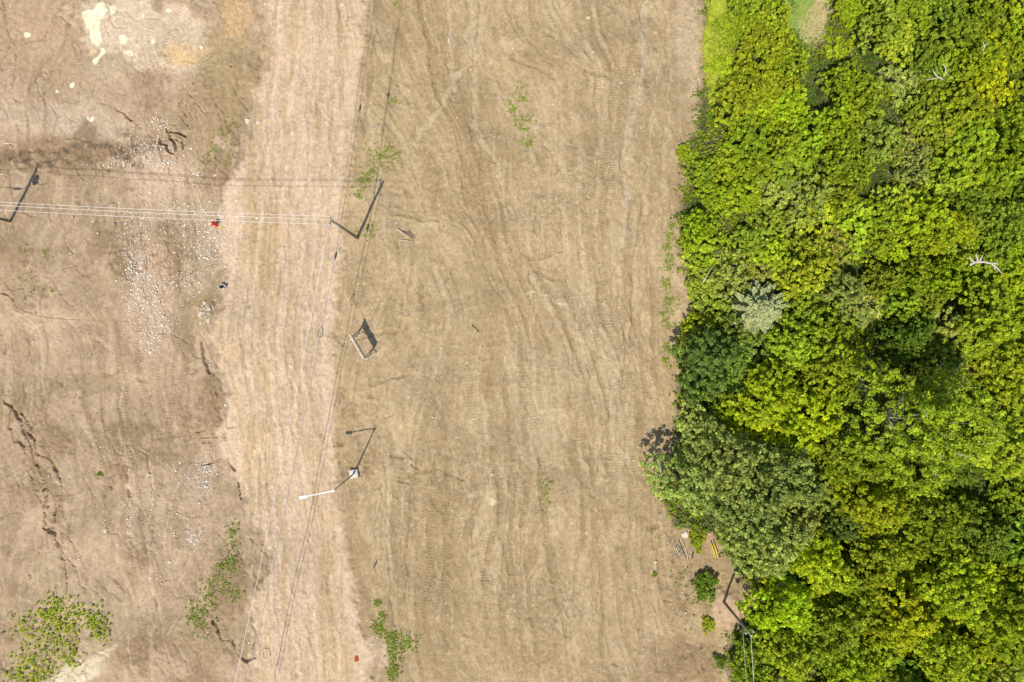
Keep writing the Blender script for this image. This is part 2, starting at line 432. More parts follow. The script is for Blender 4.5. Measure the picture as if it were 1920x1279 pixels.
mixc(road * (RD * .45 + RB * .3), C_ROAD * 1.08)
lump = np.abs(nz(79, 2.4)) + np.abs(nz(80, 5)); cl = ss(0, 1.2, nz(81, 28) + .5 * nz(82, 9)) * field
height += cl * lump * .028
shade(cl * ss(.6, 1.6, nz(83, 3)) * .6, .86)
# basin upper left: silted floor, bank on its south side
bank = ss(248, 312, Y + N4 * 8 + N3 * 4 + (X - 150) * .12)
bw = (1 - ss(300, 380, X))
height -= (1 - bank) * bw * .9
bm = np.exp(-((Y + N4 * 8 + (X - 150) * .12 - 282) / 22) ** 2) * bw
height += bm * (.06 * np.abs(nz(52, 3, 9)) + .05 * N2)
shade(bm * .5, .93)  # the slope's shade is also put into the colour
# the road lies a little low
height -= road * .10
# broken road shoulder on the left
sh = np.exp(-((Xw - rl + 6) / 7) ** 2) * ss(-.2, .8, nz(53, 12))
height -= sh * .12; height += np.exp(-((X + WX * .25 - rr - 4) / 5) ** 2) * .08 * np.abs(N2)
_tracks()
# ruts of the road
for i, x0 in enumerate((497, 518, 539, 556, 577, 600, 618, 640, 652)):
    rng = random.Random(i); k = rng.uniform(-.5, .5)
    pts = []
    for y in range(-100, 1380, 60):
        c = np.interp(y, [0, 400, 640, 900, 1279], [585, 545, 520, 545, 575]); s_ = np.interp(y, [0, 400, 640, 1279], [1, 1, 1, .95])
        pts.append((c + (x0 - 580) * s_ + rng.uniform(-4, 4), y))
    stroke(pts, rng.uniform(3, 8), -rng.uniform(.04, .08), C_ROAD_O * rng.uniform(.85, 1.0), rng.uniform(.2, .5), 1.0, 1.5, rim=.03)
    if i % 2: stroke([(a + 9, b) for a, b in pts], 3, .02, C_ROAD_P * 1.08, .45, 1.2)
DK = lin(150, 124, 96, K); LT = lin(232, 208, 178, K)
stroke([(390, 660), (400, 690), (420, 715), (428, 760), (424, 820)], 5, -.1, LT, .4)
stroke([(380, 640), (384, 675), (398, 700)], 2.5, -.35, DK, .5)
# gullies, left
def gully(pts, wd=3., dp=.4, c=.45, rim=.05):
    stroke(pts, wd * .95, -dp * .12, C_LEFT_L, .35, 1.5, 2.2)
    stroke(pts, wd * .55, -dp * .85, DK * .85, c * .65, .7, 2.2, taper=len(pts) > 4, rim=rim * 1.5)
gully([(-60, 690), (0, 740), (18, 758), (30, 790), (48, 815), (62, 850), (80, 890), (90, 940), (96, 985), (112, 1012), (135, 1045), (150, 1075), (158, 1098)], 3.6, .5)
gully([(18, 758), (14, 790), (30, 825), (52, 850), (76, 880)], 2.4, .4)
gully([(40, 800), (62, 815), (72, 850), (100, 862), (112, 895), (106, 945), (108, 985)], 2.6, .4)
gully([(30, 775), (52, 790), (60, 820), (70, 838)], 2.2, .4)
gully([(20, 815), (42, 838), (50, 850)], 2.2, .35)
gully([(106, 985), (92, 1015), (66, 1050), (50, 1100), (30, 1130), (16, 1200)], 2.0, .2, .3)
gully([(113, 1010), (124, 1050), (123, 1100)], 2.0, .35)
gully([(130, 1000), (150, 1020), (168, 1060)], 1.6, .2)
gully([(90, 945), (60, 900), (52, 880)], 1.6, .2, .3)
gully([(45, 955), (48, 930), (38, 905)], 1.5, .15, .3)
gully([(-20, 538), (12, 553), (28, 560), (40, 575)], 2.2, .3)
gully([(40, 575), (70, 590), (110, 585), (150, 600)], 2, .12, .2)
gully([(318, 246), (330, 248), (342, 258), (350, 264)], 3.4, .55)
gully([(308, 236), (314, 258), (324, 275), (328, 290)], 2.8, .5)
gully([(298, 258), (306, 280), (320, 295)], 2.6, .45)
gully([(320, 262), (334, 272), (342, 290)], 2.2, .4)
gully([(200, 194), (216, 207), (235, 220)], 2.2, .35)
gully([(235, 218), (252, 232)], 1.6, .2)
for g in (((332, 205), (345, 225), (360, 240)), ((345, 198), (352, 220), (364, 250)), ((356, 195), (372, 225)), ((360, 175), (374, 200), (380, 232)), ((378, 197), (396, 218)),
          ((150, 268), (142, 285), (138, 305)), ((170, 268), (160, 290), (165, 322)), ((172, 270), (182, 300), (192, 318)), ((405, 5), (412, 30), (430, 52)), ((213, 270), (216, 320)),
          ((105, 280), (106, 330)), ((365, 140), (372, 160), (355, 178), (312, 200)), ((290, 245), (296, 300)), ((315, 300), (316, 330)), ((445, 60), (446, 100), (440, 130)),
          ((120, 500), (138, 495), (158, 515)), ((210, 400), (215, 425)), ((45, 780), (44, 850)), ((70, 780), (76, 800))): gully(g, 1.5, .2, .35)
stroke([(385, 120), (400, 108)], 1.5, -.1, DK, .4)
# drainage threads left, lower
for g in (((262, 838), (280, 850), (285, 880), (286, 930), (278, 970), (280, 1010)), ((360, 868), (345, 890), (320, 940), (312, 985), (308, 1020)), ((240, 890), (243, 930), (245, 1000)),
          ((285, 1105), (298, 1130), (310, 1180), (318, 1240)), ((395, 870), (370, 868)), ((280, 1020), (283, 1090)), ((226, 720), (220, 760), (236, 800)), ((250, 770), (262, 800)),
          ((340, 1150), (320, 1190)), ((70, 650), (80, 740)), ((180, 640), (205, 660)), ((245, 1190), (250, 1260)), ((50, 720), (44, 740))):
    stroke(g, 2.2, -.10, LT, .3, 1.2)
# lower left shoulder collapse
gully([(404, 1160), (414, 1172), (416, 1190), (421, 1205), (438, 1206)], 3.2, .5, .6)
gully([(438, 1206), (450, 1230), (470, 1245), (482, 1238)], 3.2, .4, .5)
gully([(412, 1175), (402, 1190)], 2, .25)
gully([(470, 1170), (482, 1190), (478, 1220)], 2.6, .25)
gully([(445, 920), (449, 945)], 2.4, .45, .6)
gully([(425, 870), (438, 895)], 2.2, .3, .5)
gully([(300, 1085), (340, 1075)], 1.6, .1)
for g in (((355, 822), (385, 822), (425, 818)), ((370, 812), (400, 800), (420, 790)), ((365, 868), (410, 862)), ((400, 740), (415, 770)), ((390, 735), (400, 760))): gully(g, 2.6, .22, .35)
stroke([(290, 820), (360, 818)], 3, -.05, DK, .3)
# machine tracks, left
for g in (((60, 200), (44, 180), (66, 110), (80, 95)), ((350, 840), (350, 700), (352, 560)), ((330, 560), (328, 640)), ((320, 760), (322, 830))): stroke(g, 4, -.05, DK, .2, 1.2, ribs=(5, .02))
# right field: washes and tracks
LR = lin(208, 187, 150, K); DR = lin(166, 144, 106, K)
wash = lambda pts, wd=6, c=LR, a=.5, d=-.05: stroke(pts, wd, d * 1.4, c, min(1, a * 1.3), .6, 1.3, rim=.035)
wash([(888, -60), (884, 20), (876, 60), (882, 100), (890, 110), (850, 150), (826, 195), (800, 240), (785, 270)], 5)
wash([(903, 0), (898, 60), (890, 110)], 4)
wash([(886, 110), (888, 240), (910, 280), (930, 310), (940, 370), (960, 410)], 4, LR, .4)
wash([(700, 60), (718, 110), (740, 150), (770, 200), (790, 260)], 4, LR, .4)
wash([(700, 200), (740, 235), (760, 270), (775, 300), (790, 360)], 4, LR, .4)
wash([(1210, 0), (1206, 60), (1202, 110), (1200, 190), (1185, 230), (1172, 290), (1165, 330), (1178, 370), (1186, 400), (1176, 450), (1160, 480)], 5, lin(206, 190, 162, K), .38)
wash([(1230, 60), (1235, 120), (1225, 230), (1215, 330), (1208, 400)], 4, LR, .3)
wash([(1250, 0), (1255, 160), (1240, 400)], 4, LR, .3)
for i in range(34):
    r = random.Random(100 + i); x0 = r.uniform(700, 1240); y0 = r.choice((-80, 380, 620, 860, 860, 900)); L = r.uniform(160, 420); b = r.uniform(-.25, .12)
    pts = [(x0 + b * t * L + math.sin(t * 4 + i) * r.uniform(2, 9), y0 + t * L) for t in np.linspace(0, 1, 8)]
    if r.random() < .5: wash(pts, r.uniform(2, 5), LR, r.uniform(.2, .45))
    else: wash(pts, r.uniform(3, 8), DR, r.uniform(.2, .45), -.03)
for g in (((1186, 100), (1168, 200), (1150, 290), (1135, 370), (1126, 430)), ((1158, 120), (1150, 180), (1140, 260), (1128, 330))): stroke(g, 6, -.05, DR, .35, .8, .5, ribs=(5.0, .05), rim=.03)
for g in (((1192, 120), (1178, 200), (1168, 270), (1166, 330)), ((962, 840), (956, 930), (958, 1020), (974, 1130), (985, 1240)), ((935, 900), (940, 1000), (956, 1080)), ((1110, 870), (1112, 960), (1128, 1040), (1130, 1140), (1126, 1279)),
          ((1180, 890), (1182, 980), (1178, 1060), (1195, 1180)), ((1010, 900), (1030, 1060), (1060, 1180), (1075, 1290)), ((1075, 640), (1085, 740), (1100, 860)), ((950, 700), (960, 780), (958, 860)),
          ((1170, 560), (1200, 640), (1210, 740), (1190, 860)), ((1225, 500), (1228, 600), (1224, 700)), ((1215, 900), (1222, 1000), (1240, 1100))):
    stroke(g, 4, -.06, DR, .35, 1, 1, rim=.03); stroke([(a + 14, b) for a, b in g], 3, -.03, LR, .3, 1, 1)
for g in (((880, 690), (890, 760), (912, 850)), ((985, 700), (1000, 800), (1022, 870)), ((1082, 760), (1090, 830)), ((910, 1000), (905, 1100))): stroke(g, 9, -.03, DR, .12, .8, .6, ribs=(5.5, .025))
for y in range(520, 560, 6): stroke([(642, y + 4), (660, y - 2), (676, y), (696, y + 6)], 2, .035, None, 0, 1, .3)
for g in (((1035, 150), (1010, 130), (960, 105)), ((1100, 130), (1140, 150), (1150, 90), (1130, 60)), ((980, 470), (1000, 500), (1040, 520)), ((640, 640), (700, 625), (760, 620)),
          ((700, 720), (760, 700)), ((870, 900), (820, 880), (760, 890)), ((815, 900), (812, 935), (830, 960)), ((740, 400), (820, 410)), ((990, 480), (1050, 470)), ((740, 910), (748, 930))):
    stroke(g, 4, -.08, DR, .35, 1.2, 1.4, rim=.04)
for i in range(60):      # slumps, scuffs and clods in the broken ground
    r = random.Random(500 + i); cx, cy = r.choice(((100, 290), (390, 780), (200, 880), (80, 850), (1270, 1080), (1260, 1230), (1210, 960), (720, 880), (690, 780), (420, 1180), (150, 720), (660, 900)))
    cx += r.gauss(0, 45); cy += r.gauss(0, 28); a = r.uniform(0, 3.14); L = r.uniform(6, 22)
    stroke([(cx, cy), (cx + math.cos(a) * L, cy + math.sin(a) * L)], r.uniform(2, 4.5), r.choice((-.16, -.12, .1)), DK if r.random() < .6 else None, .3, 1, 1.5)

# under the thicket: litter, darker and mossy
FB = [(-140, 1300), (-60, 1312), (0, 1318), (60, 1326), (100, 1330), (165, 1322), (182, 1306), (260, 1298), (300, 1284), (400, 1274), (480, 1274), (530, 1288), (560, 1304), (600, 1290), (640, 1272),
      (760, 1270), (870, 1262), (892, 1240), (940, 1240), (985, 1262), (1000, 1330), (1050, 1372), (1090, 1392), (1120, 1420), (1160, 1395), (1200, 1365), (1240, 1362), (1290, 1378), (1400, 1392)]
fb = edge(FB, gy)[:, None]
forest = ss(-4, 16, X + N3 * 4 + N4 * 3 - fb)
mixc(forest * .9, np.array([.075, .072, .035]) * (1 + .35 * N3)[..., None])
straw = blob(1520, 45, 26, 48, lin(228, 200, 130, K), .9, rot=.35, seed=0)
# fine tone variation of the soil (grain), and darkened clods
rgb *= (1 + .05 * N1 + .03 * N2 + .05 * nz(61, .9))[..., None]
spk = ss(1.9, 2.6, nz(62, 1.3)); mixc(spk * .35, lin(150, 126, 98, K))
spk = ss(2.0, 2.8, nz(63, 1.2)); mixc(spk * .45, lin(240, 222, 196, K))
rgb = np.clip(rgb, .01, .9)
# fade relief to zero at the border of the detailed area
bd = np.minimum(np.minimum(X - PX0, PX1 - X) / 80, np.minimum(Y - PY0, PY1 - Y) / 60)
height *= ss(0, 1, bd)
def hgt(px, py):
    i = int(round((px - PX0) / STEP)); j = int(round((py - PY0) / (PY1 - PY0) * (NY - 1)))
    if 0 <= i < NX and 0 <= j < NY: return float(height[j, i])
    return 0.0
def hw(x, y): return hgt(960 + x * PPM, 639.5 - y * PPM)

# pad outwards so that the one sheet reaches the horizon
ex = np.array([.4, 1, 2, 4, 8, 16, 32, 64, 130, 260, 500, 1000]) * 20
ax = np.concatenate([gx[0] - ex[::-1], gx, gx[-1] + ex]); ay = np.concatenate([gy[0] - ex[::-1], gy, gy[-1] + ex])
n = len(ex)
H = np.pad(height, n); AX, AY = np.meshgrid(ax, ay)
meanL = np.array(C_LEFT * .95); RG = np.pad(rgb, ((n, n), (n, n), (0, 0)), mode='edge')
k_out = np.ones(AX.shape); k_out[n:-n, n:-n] = 0
mean_out = np.where((AX > 1330)[..., None], np.array([.07, .09, .03]), np.where(((AX > 470) & (AX < 680))[..., None], C_ROAD, np.where((AX < 470)[..., None], C_LEFT, C_RIGHT)))
RG = RG * (1 - k_out[..., None]) + mean_out * k_out[..., None]
ny_, nx_ = AX.shape
V = np.stack([(AX - 960) / PPM, (639.5 - AY) / PPM, H], -1).reshape(-1, 3)
idx = np.arange(ny_ * nx_).reshape(ny_, nx_)
F = np.stack([idx[1:, :-1], idx[1:, 1:], idx[:-1, 1:], idx[:-1, :-1]], -1).reshape(-1, 4)
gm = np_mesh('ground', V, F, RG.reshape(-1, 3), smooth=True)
m, t, p = new_mat('soil'); Nn = t.nodes; Lk = t.links
at = Nn.new('ShaderNodeAttribute'); at.attribute_name = 'tint'
tc = Nn.new('ShaderNodeTexCoord')
n1 = Nn.new('ShaderNodeTexNoise'); n1.inputs['Scale'].default_value = 5; n1.inputs['Detail'].default_value = 8; n1.inputs['Roughness'].default_value = .7
Lk.new(tc.outputs['Object'], n1.inputs['Vector'])
mr = Nn.new('ShaderNodeMapRange'); mr.inputs['From Min'].default_value = .3; mr.inputs['From Max'].default_value = .7; mr.inputs['To Min'].default_value = .84; mr.inputs['To Max'].default_value = 1.16
n2 = Nn.new('ShaderNodeTexNoise'); n2.inputs['Scale'].default_value = 9; n2.inputs['Detail'].default_value = 3; n2.inputs['Roughness'].default_value = .8
Lk.new(tc.outputs['Object'], n2.inputs['Vector'])
am = Nn.new('ShaderNodeMath'); am.operation = 'MULTIPLY_ADD'; am.inputs[1].default_value = .5
hm = Nn.new('ShaderNodeMath'); hm.operation = 'MULTIPLY'; hm.inputs[1].default_value = .5
Lk.new(n1.outputs['Fac'], hm.inputs[0]); Lk.new(n2.outputs['Fac'], am.inputs[0]); Lk.new(hm.outputs[0], am.inputs[2])
Lk.new(am.outputs[0], mr.inputs['Value'])
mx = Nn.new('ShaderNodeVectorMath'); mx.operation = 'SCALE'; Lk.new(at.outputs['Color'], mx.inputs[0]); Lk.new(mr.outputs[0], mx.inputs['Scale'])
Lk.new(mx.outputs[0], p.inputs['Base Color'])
bp = Nn.new('ShaderNodeBump'); bp.inputs['Strength'].default_value = .7; bp.inputs['Distance'].default_value = .06
Lk.new(n1.outputs['Fac'], bp.inputs['Height']); Lk.new(bp.outputs[0], p.inputs['Normal'])
p.inputs['Roughness'].default_value = .95; p.inputs['Specular IOR Level'].default_value = .1
go = link_obj('ground', gm, m); tag(go, kind='structure')

# ------------------------------------------------------------------ leaves
def leaf_quads(r, C, Nrm, size, asp=1.7):
    n = len(C); Nrm = Nrm / (np.linalg.norm(Nrm, axis=1, keepdims=True) + 1e-9)
    a = np.cross(Nrm, r.standard_normal((n, 3))); a /= np.linalg.norm(a, axis=1, keepdims=True) + 1e-9
    b = np.cross(Nrm, a); s = size * r.uniform(.6, 1.3, n)[:, None] / 2
    A = a * s * asp ** .5 * 1.15; B = b * s / asp ** .5 * 1.25
    bend = Nrm * s * .25
    V = np.stack([C - A - bend, C + B - A * .1, C + A - bend, C - B - A * .1], 1).reshape(-1, 3)
    return V, np.arange(4 * n).reshape(n, 4)

def tint_for(r, n, base=(1, 1, 1), var=.22, hue=.12):
    v = r.uniform(1 - var, 1 + var, n); h = r.uniform(-hue, hue, n)
    T = np.stack([v * (1 + h * 1.4), v, v * (1 - h)], 1) * np.array(base)
    return np.repeat(T, 4, 0)

def crown_mesh(name, seed, R, Htop, Hbot, nl, lr, per, leaf, flat=.7, droop=0, var=.28, lump=1.0):
    r = np.random.default_rng(seed); Cs = []; Ns = []; tips = []; lobet = []
    ph = r.uniform(0, 6.28, 4)
    for i in range(nl):
        th = r.uniform(0, 2 * math.pi); q = math.sqrt((i + .5) / nl)
        Rm = R * (1 + lump * (.17 * math.sin(2 * th + ph[0]) + .14 * math.sin(3 * th + ph[1]) + .11 * math.sin(5 * th + ph[2])))
        rad = q * (Rm - lr * .6)
        dome = math.sqrt(max(0, 1 - (q * .92) ** 2))
        z = Hbot + (Htop - lr * .5 - Hbot) * dome * r.uniform(.42, 1.10) + lr * .2
        c = np.array([math.cos(th) * rad, math.sin(th) * rad, z]); tips.append(c)
        l = lr * r.uniform(.65, 1.3); k = int(per * (l / lr) ** 2)
        d = r.standard_normal((k, 3)); d[:, 2] = np.abs(d[:, 2]) * 1.0 - .25; d /= np.linalg.norm(d, axis=1, keepdims=True)
        rr_ = l * r.uniform(.45, 1.05, k) ** .7
        off = d * rr_[:, None] * np.array([1, 1, flat]); off[:, 2] -= droop * (np.hypot(off[:, 0], off[:, 1]) / l) ** 2
        Cs.append(c + off); Ns.append(d * .45 + np.array([-.1, -.2, .5]) + r.standard_normal((k, 3)) * .48); lobet.append(np.full(k, r.uniform(.68, 1.25)))
    C = np.concatenate(Cs); Nn_ = np.concatenate(Ns); lt = np.concatenate(lobet)
    V, F = leaf_quads(r, C, Nn_, leaf)
    T = tint_for(r, len(C), var=var) * np.repeat(lt, 4)[:, None]
    me = np_mesh(name, V, F, T); me.materials.append(M_LEAF)
    return me, tips

def stems_mesh(name, seed, tips, k, r0, spread=.12, mat=None, ext=0.0):
    "stems or limbs from one foot; ext lets bare ends stick out of the crown"
    r = random.Random(seed); b = MB()
    for t in r.sample(list(tips), min(k, len(tips))):
        x0, y0 = r.uniform(-spread, spread), r.uniform(-spread, spread)
        mid = Vector((x0 * .5 + t[0] * .35, y0 * .5 + t[1] * .35, t[2] * .5)); tip = Vector((t[0] * .97, t[1] * .97, t[2]))
        b.tube([(x0, y0, -.15), mid, tip], [r0, r0 * .65, r0 * .2 if not ext else r0 * .4], 5)
        if ext:
            d = Vector((t[0], t[1], 0)).normalized() if abs(t[0]) + abs(t[1]) > .01 else Vector((1, 0, 0))
            for q in range(r.choice((1, 2, 3))):
                a = r.uniform(-.9, .9); d2 = Vector((d.x * math.cos(a) - d.y * math.sin(a), d.x * math.sin(a) + d.y * math.cos(a), r.uniform(.25, .6)))
                e1 = tip + d2 * ext * r.uniform(.5, 1.1); b.tube([tip - d2 * .05, (tip + e1) / 2 + Vector((r.uniform(-.1, .1), r.uniform(-.1, .1), .1)) * ext, e1], [r0 * .4, r0 * .28, r0 * .1], 4)
    b.tube([(0, 0, -.3), (0, 0, .25)], [spread + r0 * 1.6, spread + r0], 8)
    me = bpy.data.meshes.new(name); me.from_pydata([tuple(v) for v in b.v], [], b.f); me.update(); me.materials.append(mat or M_BARK)
    return me

# prototypes: mesh data only, instances share them
SHRUB = []
for i in range(7):
    me, tips = crown_mesh('crown', 200 + i, 2.6, 2.9 + .3 * (i % 3), .4, 230, .20, 12, .23)
    SHRUB.append((me, stems_mesh('stems', i, tips, 7, .045), None))
BUSH_OLIVE = []
for i in range(3):
    me, tips = crown_mesh('crown', 230 + i, 2.5, 2.8, .6, 170, .20, 12, .20)
    BUSH_OLIVE.append((me, stems_mesh('stems', 30 + i, tips, 26, .032, .12, M_GREYTWIG, .6), None))
LOWB = []
for i in range(3):
    me, tips = crown_mesh('crown', 250 + i, 1.6, 1.2, .25, 60, .26, 34, .19)
    LOWB.append((me, stems_mesh('stems', 60 + i, tips, 6, .02), None))
TREE_P = []
for i in range(4):
    me, tips = crown_mesh('crown', 260 + i, 3.8, 7.6, 1.6, 420, .26, 15, .25, lump=1.3)
    TREE_P.append((me, stems_mesh('trunk', 80 + i, tips, 9, .12, .08), None))
BIGLEAF = []
for i in range(3):
    me, tips = crown_mesh('crown', 280 + i, 4.4, 8.8, 2.6, 420, .27, 12, .28, flat=.6, var=.45, lump=1.1)
    BIGLEAF.append((me, stems_mesh('trunk', 90 + i, tips, 12, .16, .08), None))
me, tips = crown_mesh('crown', 300, 6.8, 12.5, 3.6, 800, .32, 20, .21, droop=.2, lump=1.3)
BIRCH = (me, stems_mesh('trunk', 99, tips, 16, .075, .12, M_WHITEBARK, 1.2), None)

# leaf colours (base colours, sun adds the rest)
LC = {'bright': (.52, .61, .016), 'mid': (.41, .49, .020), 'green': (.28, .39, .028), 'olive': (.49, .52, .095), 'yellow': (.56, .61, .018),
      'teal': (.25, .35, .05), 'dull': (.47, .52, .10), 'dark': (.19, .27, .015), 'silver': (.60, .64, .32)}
SPOTS = [(1345, 40, 'bright'), (1345, 130, 'bright'), (1400, 60, 'mid'), (1400, 160, 'mid'), (1360, 230, 'mid'), (1340, 155, 'olive'), (1470, 200, 'bright'), (1560, 130, 'bright'), (1600, 40, 'bright'),
         (1650, 90, 'olive'), (1690, 150, 'olive'), (1620, 200, 'mid'), (1720, 30, 'mid'), (1740, 120, 'green'), (1790, 40, 'green'), (1840, 110, 'yellow'), (1860, 140, 'yellow'), (1905, 50, 'bright'), (1880, 60, 'mid'),
         (1880, 200, 'mid'), (1750, 220, 'mid'), (1690, 240, 'olive'), (1560, 260, 'mid'), (1460, 290, 'mid'), (1320, 260, 'mid'), (1310, 330, 'mid'), (1380, 340, 'bright'), (1330, 400, 'mid'), (1300, 440, 'bright'),
         (1300, 500, 'bright'), (1400, 420, 'mid'), (1480, 370, 'olive'), (1540, 420, 'bright'), (1600, 340, 'mid'), (1700, 320, 'olive'), (1800, 330, 'mid'), (1740, 300, 'olive'), (1860, 320, 'bright'), (1900, 400, 'green'),
         (1860, 430, 'green'), (1730, 430, 'bright'), (1650, 450, 'mid'), (1560, 490, 'olive'), (1480, 470, 'bright'), (1400, 500, 'olive'), (1340, 540, 'olive'), (1310, 600, 'bright'), (1500, 560, 'mid'), (1620, 560, 'olive'),
         (1700, 560, 'mid'), (1780, 520, 'bright'), (1850, 560, 'mid'), (1900, 500, 'bright'), (1290, 570, 'teal'), (1380, 680, 'teal'), (1330, 700, 'green'), (1500, 620, 'mid'), (1560, 680, 'mid'), (1620, 700, 'mid'),
         (1700, 650, 'green'), (1800, 620, 'olive'), (1880, 640, 'mid'), (1900, 740, 'mid'), (1280, 660, 'bright'), (1430, 730, 'bright'), (1500, 740, 'bright'), (1490, 830, 'bright'), (1560, 800, 'mid'), (1520, 770, 'olive'),
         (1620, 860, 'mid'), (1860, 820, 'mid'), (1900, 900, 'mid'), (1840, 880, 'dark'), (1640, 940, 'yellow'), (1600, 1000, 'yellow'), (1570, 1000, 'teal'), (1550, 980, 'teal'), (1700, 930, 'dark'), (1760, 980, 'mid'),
         (1880, 1000, 'green'), (1500, 1060, 'yellow'), (1540, 1120, 'yellow'), (1640, 1100, 'mid'), (1720, 1060, 'mid'), (1800, 1080, 'bright'), (1880, 1100, 'mid'), (1680, 1170, 'yellow'), (1460, 1140, 'bright'),
         (1500, 1190, 'mid'), (1590, 1250, 'yellow'), (1440, 1230, 'green'), (1400, 1200, 'green'), (1380, 1260, 'mid'), (1760, 1200, 'mid'), (1820, 1240, 'bright'), (1900, 1200, 'bright'), (1900, 1260, 'olive'), (1660, 1240, 'mid'),
         (1500, 1250, 'olive'), (1700, 1260, 'green'), (1560, 1160, 'green')]
KIND_LABEL = {
    'bright': ('bright yellow-green leafy shrub packed into the thicket', 'bright yellow-green shrubs of the thicket'),
    'mid': ('mid-green leafy shrub packed into the thicket', 'mid-green shrubs of the thicket'),
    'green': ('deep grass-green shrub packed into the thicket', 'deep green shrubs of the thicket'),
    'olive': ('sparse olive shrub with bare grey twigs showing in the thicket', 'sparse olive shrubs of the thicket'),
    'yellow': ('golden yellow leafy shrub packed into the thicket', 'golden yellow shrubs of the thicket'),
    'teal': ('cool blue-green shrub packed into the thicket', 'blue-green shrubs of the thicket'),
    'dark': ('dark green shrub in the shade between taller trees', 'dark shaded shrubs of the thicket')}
R = random.Random(7)
def plant(name, proto, loc, rz, sc, color, label, cat, group=None, names=('crown', 'stems', 'bare_twigs')):
    o = empty(name, loc, rz); o.scale = (sc, sc, sc * (R.uniform(.7, 1.45) if name == 'leafy_shrub' else R.uniform(.9, 1.12)))
    jit = R.uniform(.76, 1.16); hj = R.uniform(-.13, .05)
    col = (color[0] * jit * (1 + hj), color[1] * jit, color[2] * jit * (1 - hj), 1)
    c = link_obj(names[0], proto[0], None, o); c.color = col
    link_obj(names[1], proto[1], None, o)
    if proto[2]: link_obj(names[2], proto[2], None, o)
    tag(o, label, cat, group)
    return o

# named trees: photo pixel of the crown, height factor
trees = []   # (ground x, y, radius) to keep shrubs apart
def tree(px, py, proto, sc, kind, label, hh, R0, group=None, name='broadleaf_tree', names=('crown', 'trunk', 'bare_twigs')):
    g = G(px, py, hh * sc * .8); g.z = hw(g.x, g.y)
    trees.append((g.x, g.y, R0 * sc))
    return plant(name, proto, g, R.uniform(0, 6.28), sc, LC[kind], label, 'tree', group, names)
DG = 'dull-leaved trees leaning over the corner of the field'
BL = [(1292, 905, .80, 'dull-green tree whose crown reaches farthest out over the bare field'), (1372, 868, .95, 'dull-green speckled tree above the field corner, uphill of the clearing'),
      (1408, 965, .85, 'dull-green speckled tree right above the yellow guard'), (1462, 905, .95, 'dull-green speckled tree behind the field corner, next to yellow foliage'),
      (1440, 1030, .85, 'dull-green tree shading the top of the right-hand utility pole shadow'), (1318, 812, .62, 'small dull-green tree on the wood edge beside its dark shadow'),
      (1500, 985, .7, 'dull-green tree next to the blue-green shrubs')]
for i, (a, b, s, lab) in enumerate(BL): tree(a, b, BIGLEAF[i % 3], s, 'dull', lab, 9.0, 4.0, DG)
tree(1740, 800, BIRCH, 1.0, 'mid', 'tall broad tree with white bare branches showing through its crown', 12., 5.6, name='birch_tree', names=('crown', 'trunk', 'white_branches'))
TT = [(1335, 680, .95, 'teal', 'rounded blue-green tree on the wood edge above bright yellow shrubs'), (1440, 745, .9, 'bright', 'bright green tree beside the rounded blue-green tree'),
      (1520, 790, .95, 'bright', 'bright yellow-green tree in the middle of the lower wood'), (1560, 690, .85, 'mid', 'mid-green tree left of the deep dark hollow'), (1490, 650, .7, 'mid', 'mid-green tree just below the silvery conifer'),
      (1600, 850, .9, 'mid', 'mid-green tree left of the birch crown'), (1860, 600, .85, 'mid', 'green tree at the right above the dark hollow'), (1890, 840, .95, 'mid', 'green tree right of the white-branched crown'),
      (1900, 690, .75, 'mid', 'small green tree at the right edge beside a black gap'), (1635, 950, .85, 'yellow', 'golden yellow tree below the white-branched crown'), (1545, 1060, .85, 'yellow', 'yellow-green tree standing between blue-green and mid-green crowns'),
      (1770, 985, .9, 'mid', 'mid-green tree below a dark gap'), (1860, 1010, .8, 'green', 'deep green tree near the right edge, lower half'), (1660, 1060, .85, 'mid', 'mid-green tree below the golden yellow one'),
      (1700, 1160, .85, 'yellow', 'yellow-green tree in the lower wood'), (1800, 1110, .9, 'bright', 'bright tree at lower right'), (1470, 1140, .85, 'bright', 'bright green tree behind the leaning-looking utility pole'),
      (1580, 1180, .85, 'mid', 'mid-green tree near the lower edge of the photo'), (1890, 1180, .9, 'bright', 'bright tree in the lower right corner'), (1780, 1240, .85, 'mid', 'mid-green tree on the lower edge, right of centre of the wood'),
      (1600, 1270, .8, 'yellow', 'yellow tree on the lower edge'), (1480, 1230, .75, 'mid', 'mid-green tree beside the wires on the lower edge'), (1580, 990, .7, 'teal', 'small blue-green tree left of the golden yellow one'),
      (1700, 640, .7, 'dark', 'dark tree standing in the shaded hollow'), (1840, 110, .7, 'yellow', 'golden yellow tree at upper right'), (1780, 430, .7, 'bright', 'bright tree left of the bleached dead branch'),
      (1590, 560, .7, 'olive', 'olive tree right of the silvery conifer'), (1900, 420, .75, 'green', 'deep green tree above the bleached dead branch')]
for i, (a, b, s, kd, lab) in enumerate(TT): tree(a, b, TREE_P[i % 4], s, kd, lab, 7.2, 3.0)
for i in range(14):    # trees beyond the frame, seen only from a step aside
    a, b = R.choice(((R.uniform(2010, 2120), R.uniform(-60, 1350)), (R.uniform(1500, 1900), R.uniform(1370, 1420))))
    tree(a, b, TREE_P[i % 4], R.uniform(.7, .95), R.choice(('mid', 'bright', 'green')), 'green tree just outside the picture on the far side of the wood', 7.2, 3.0, 'trees outside the picture')

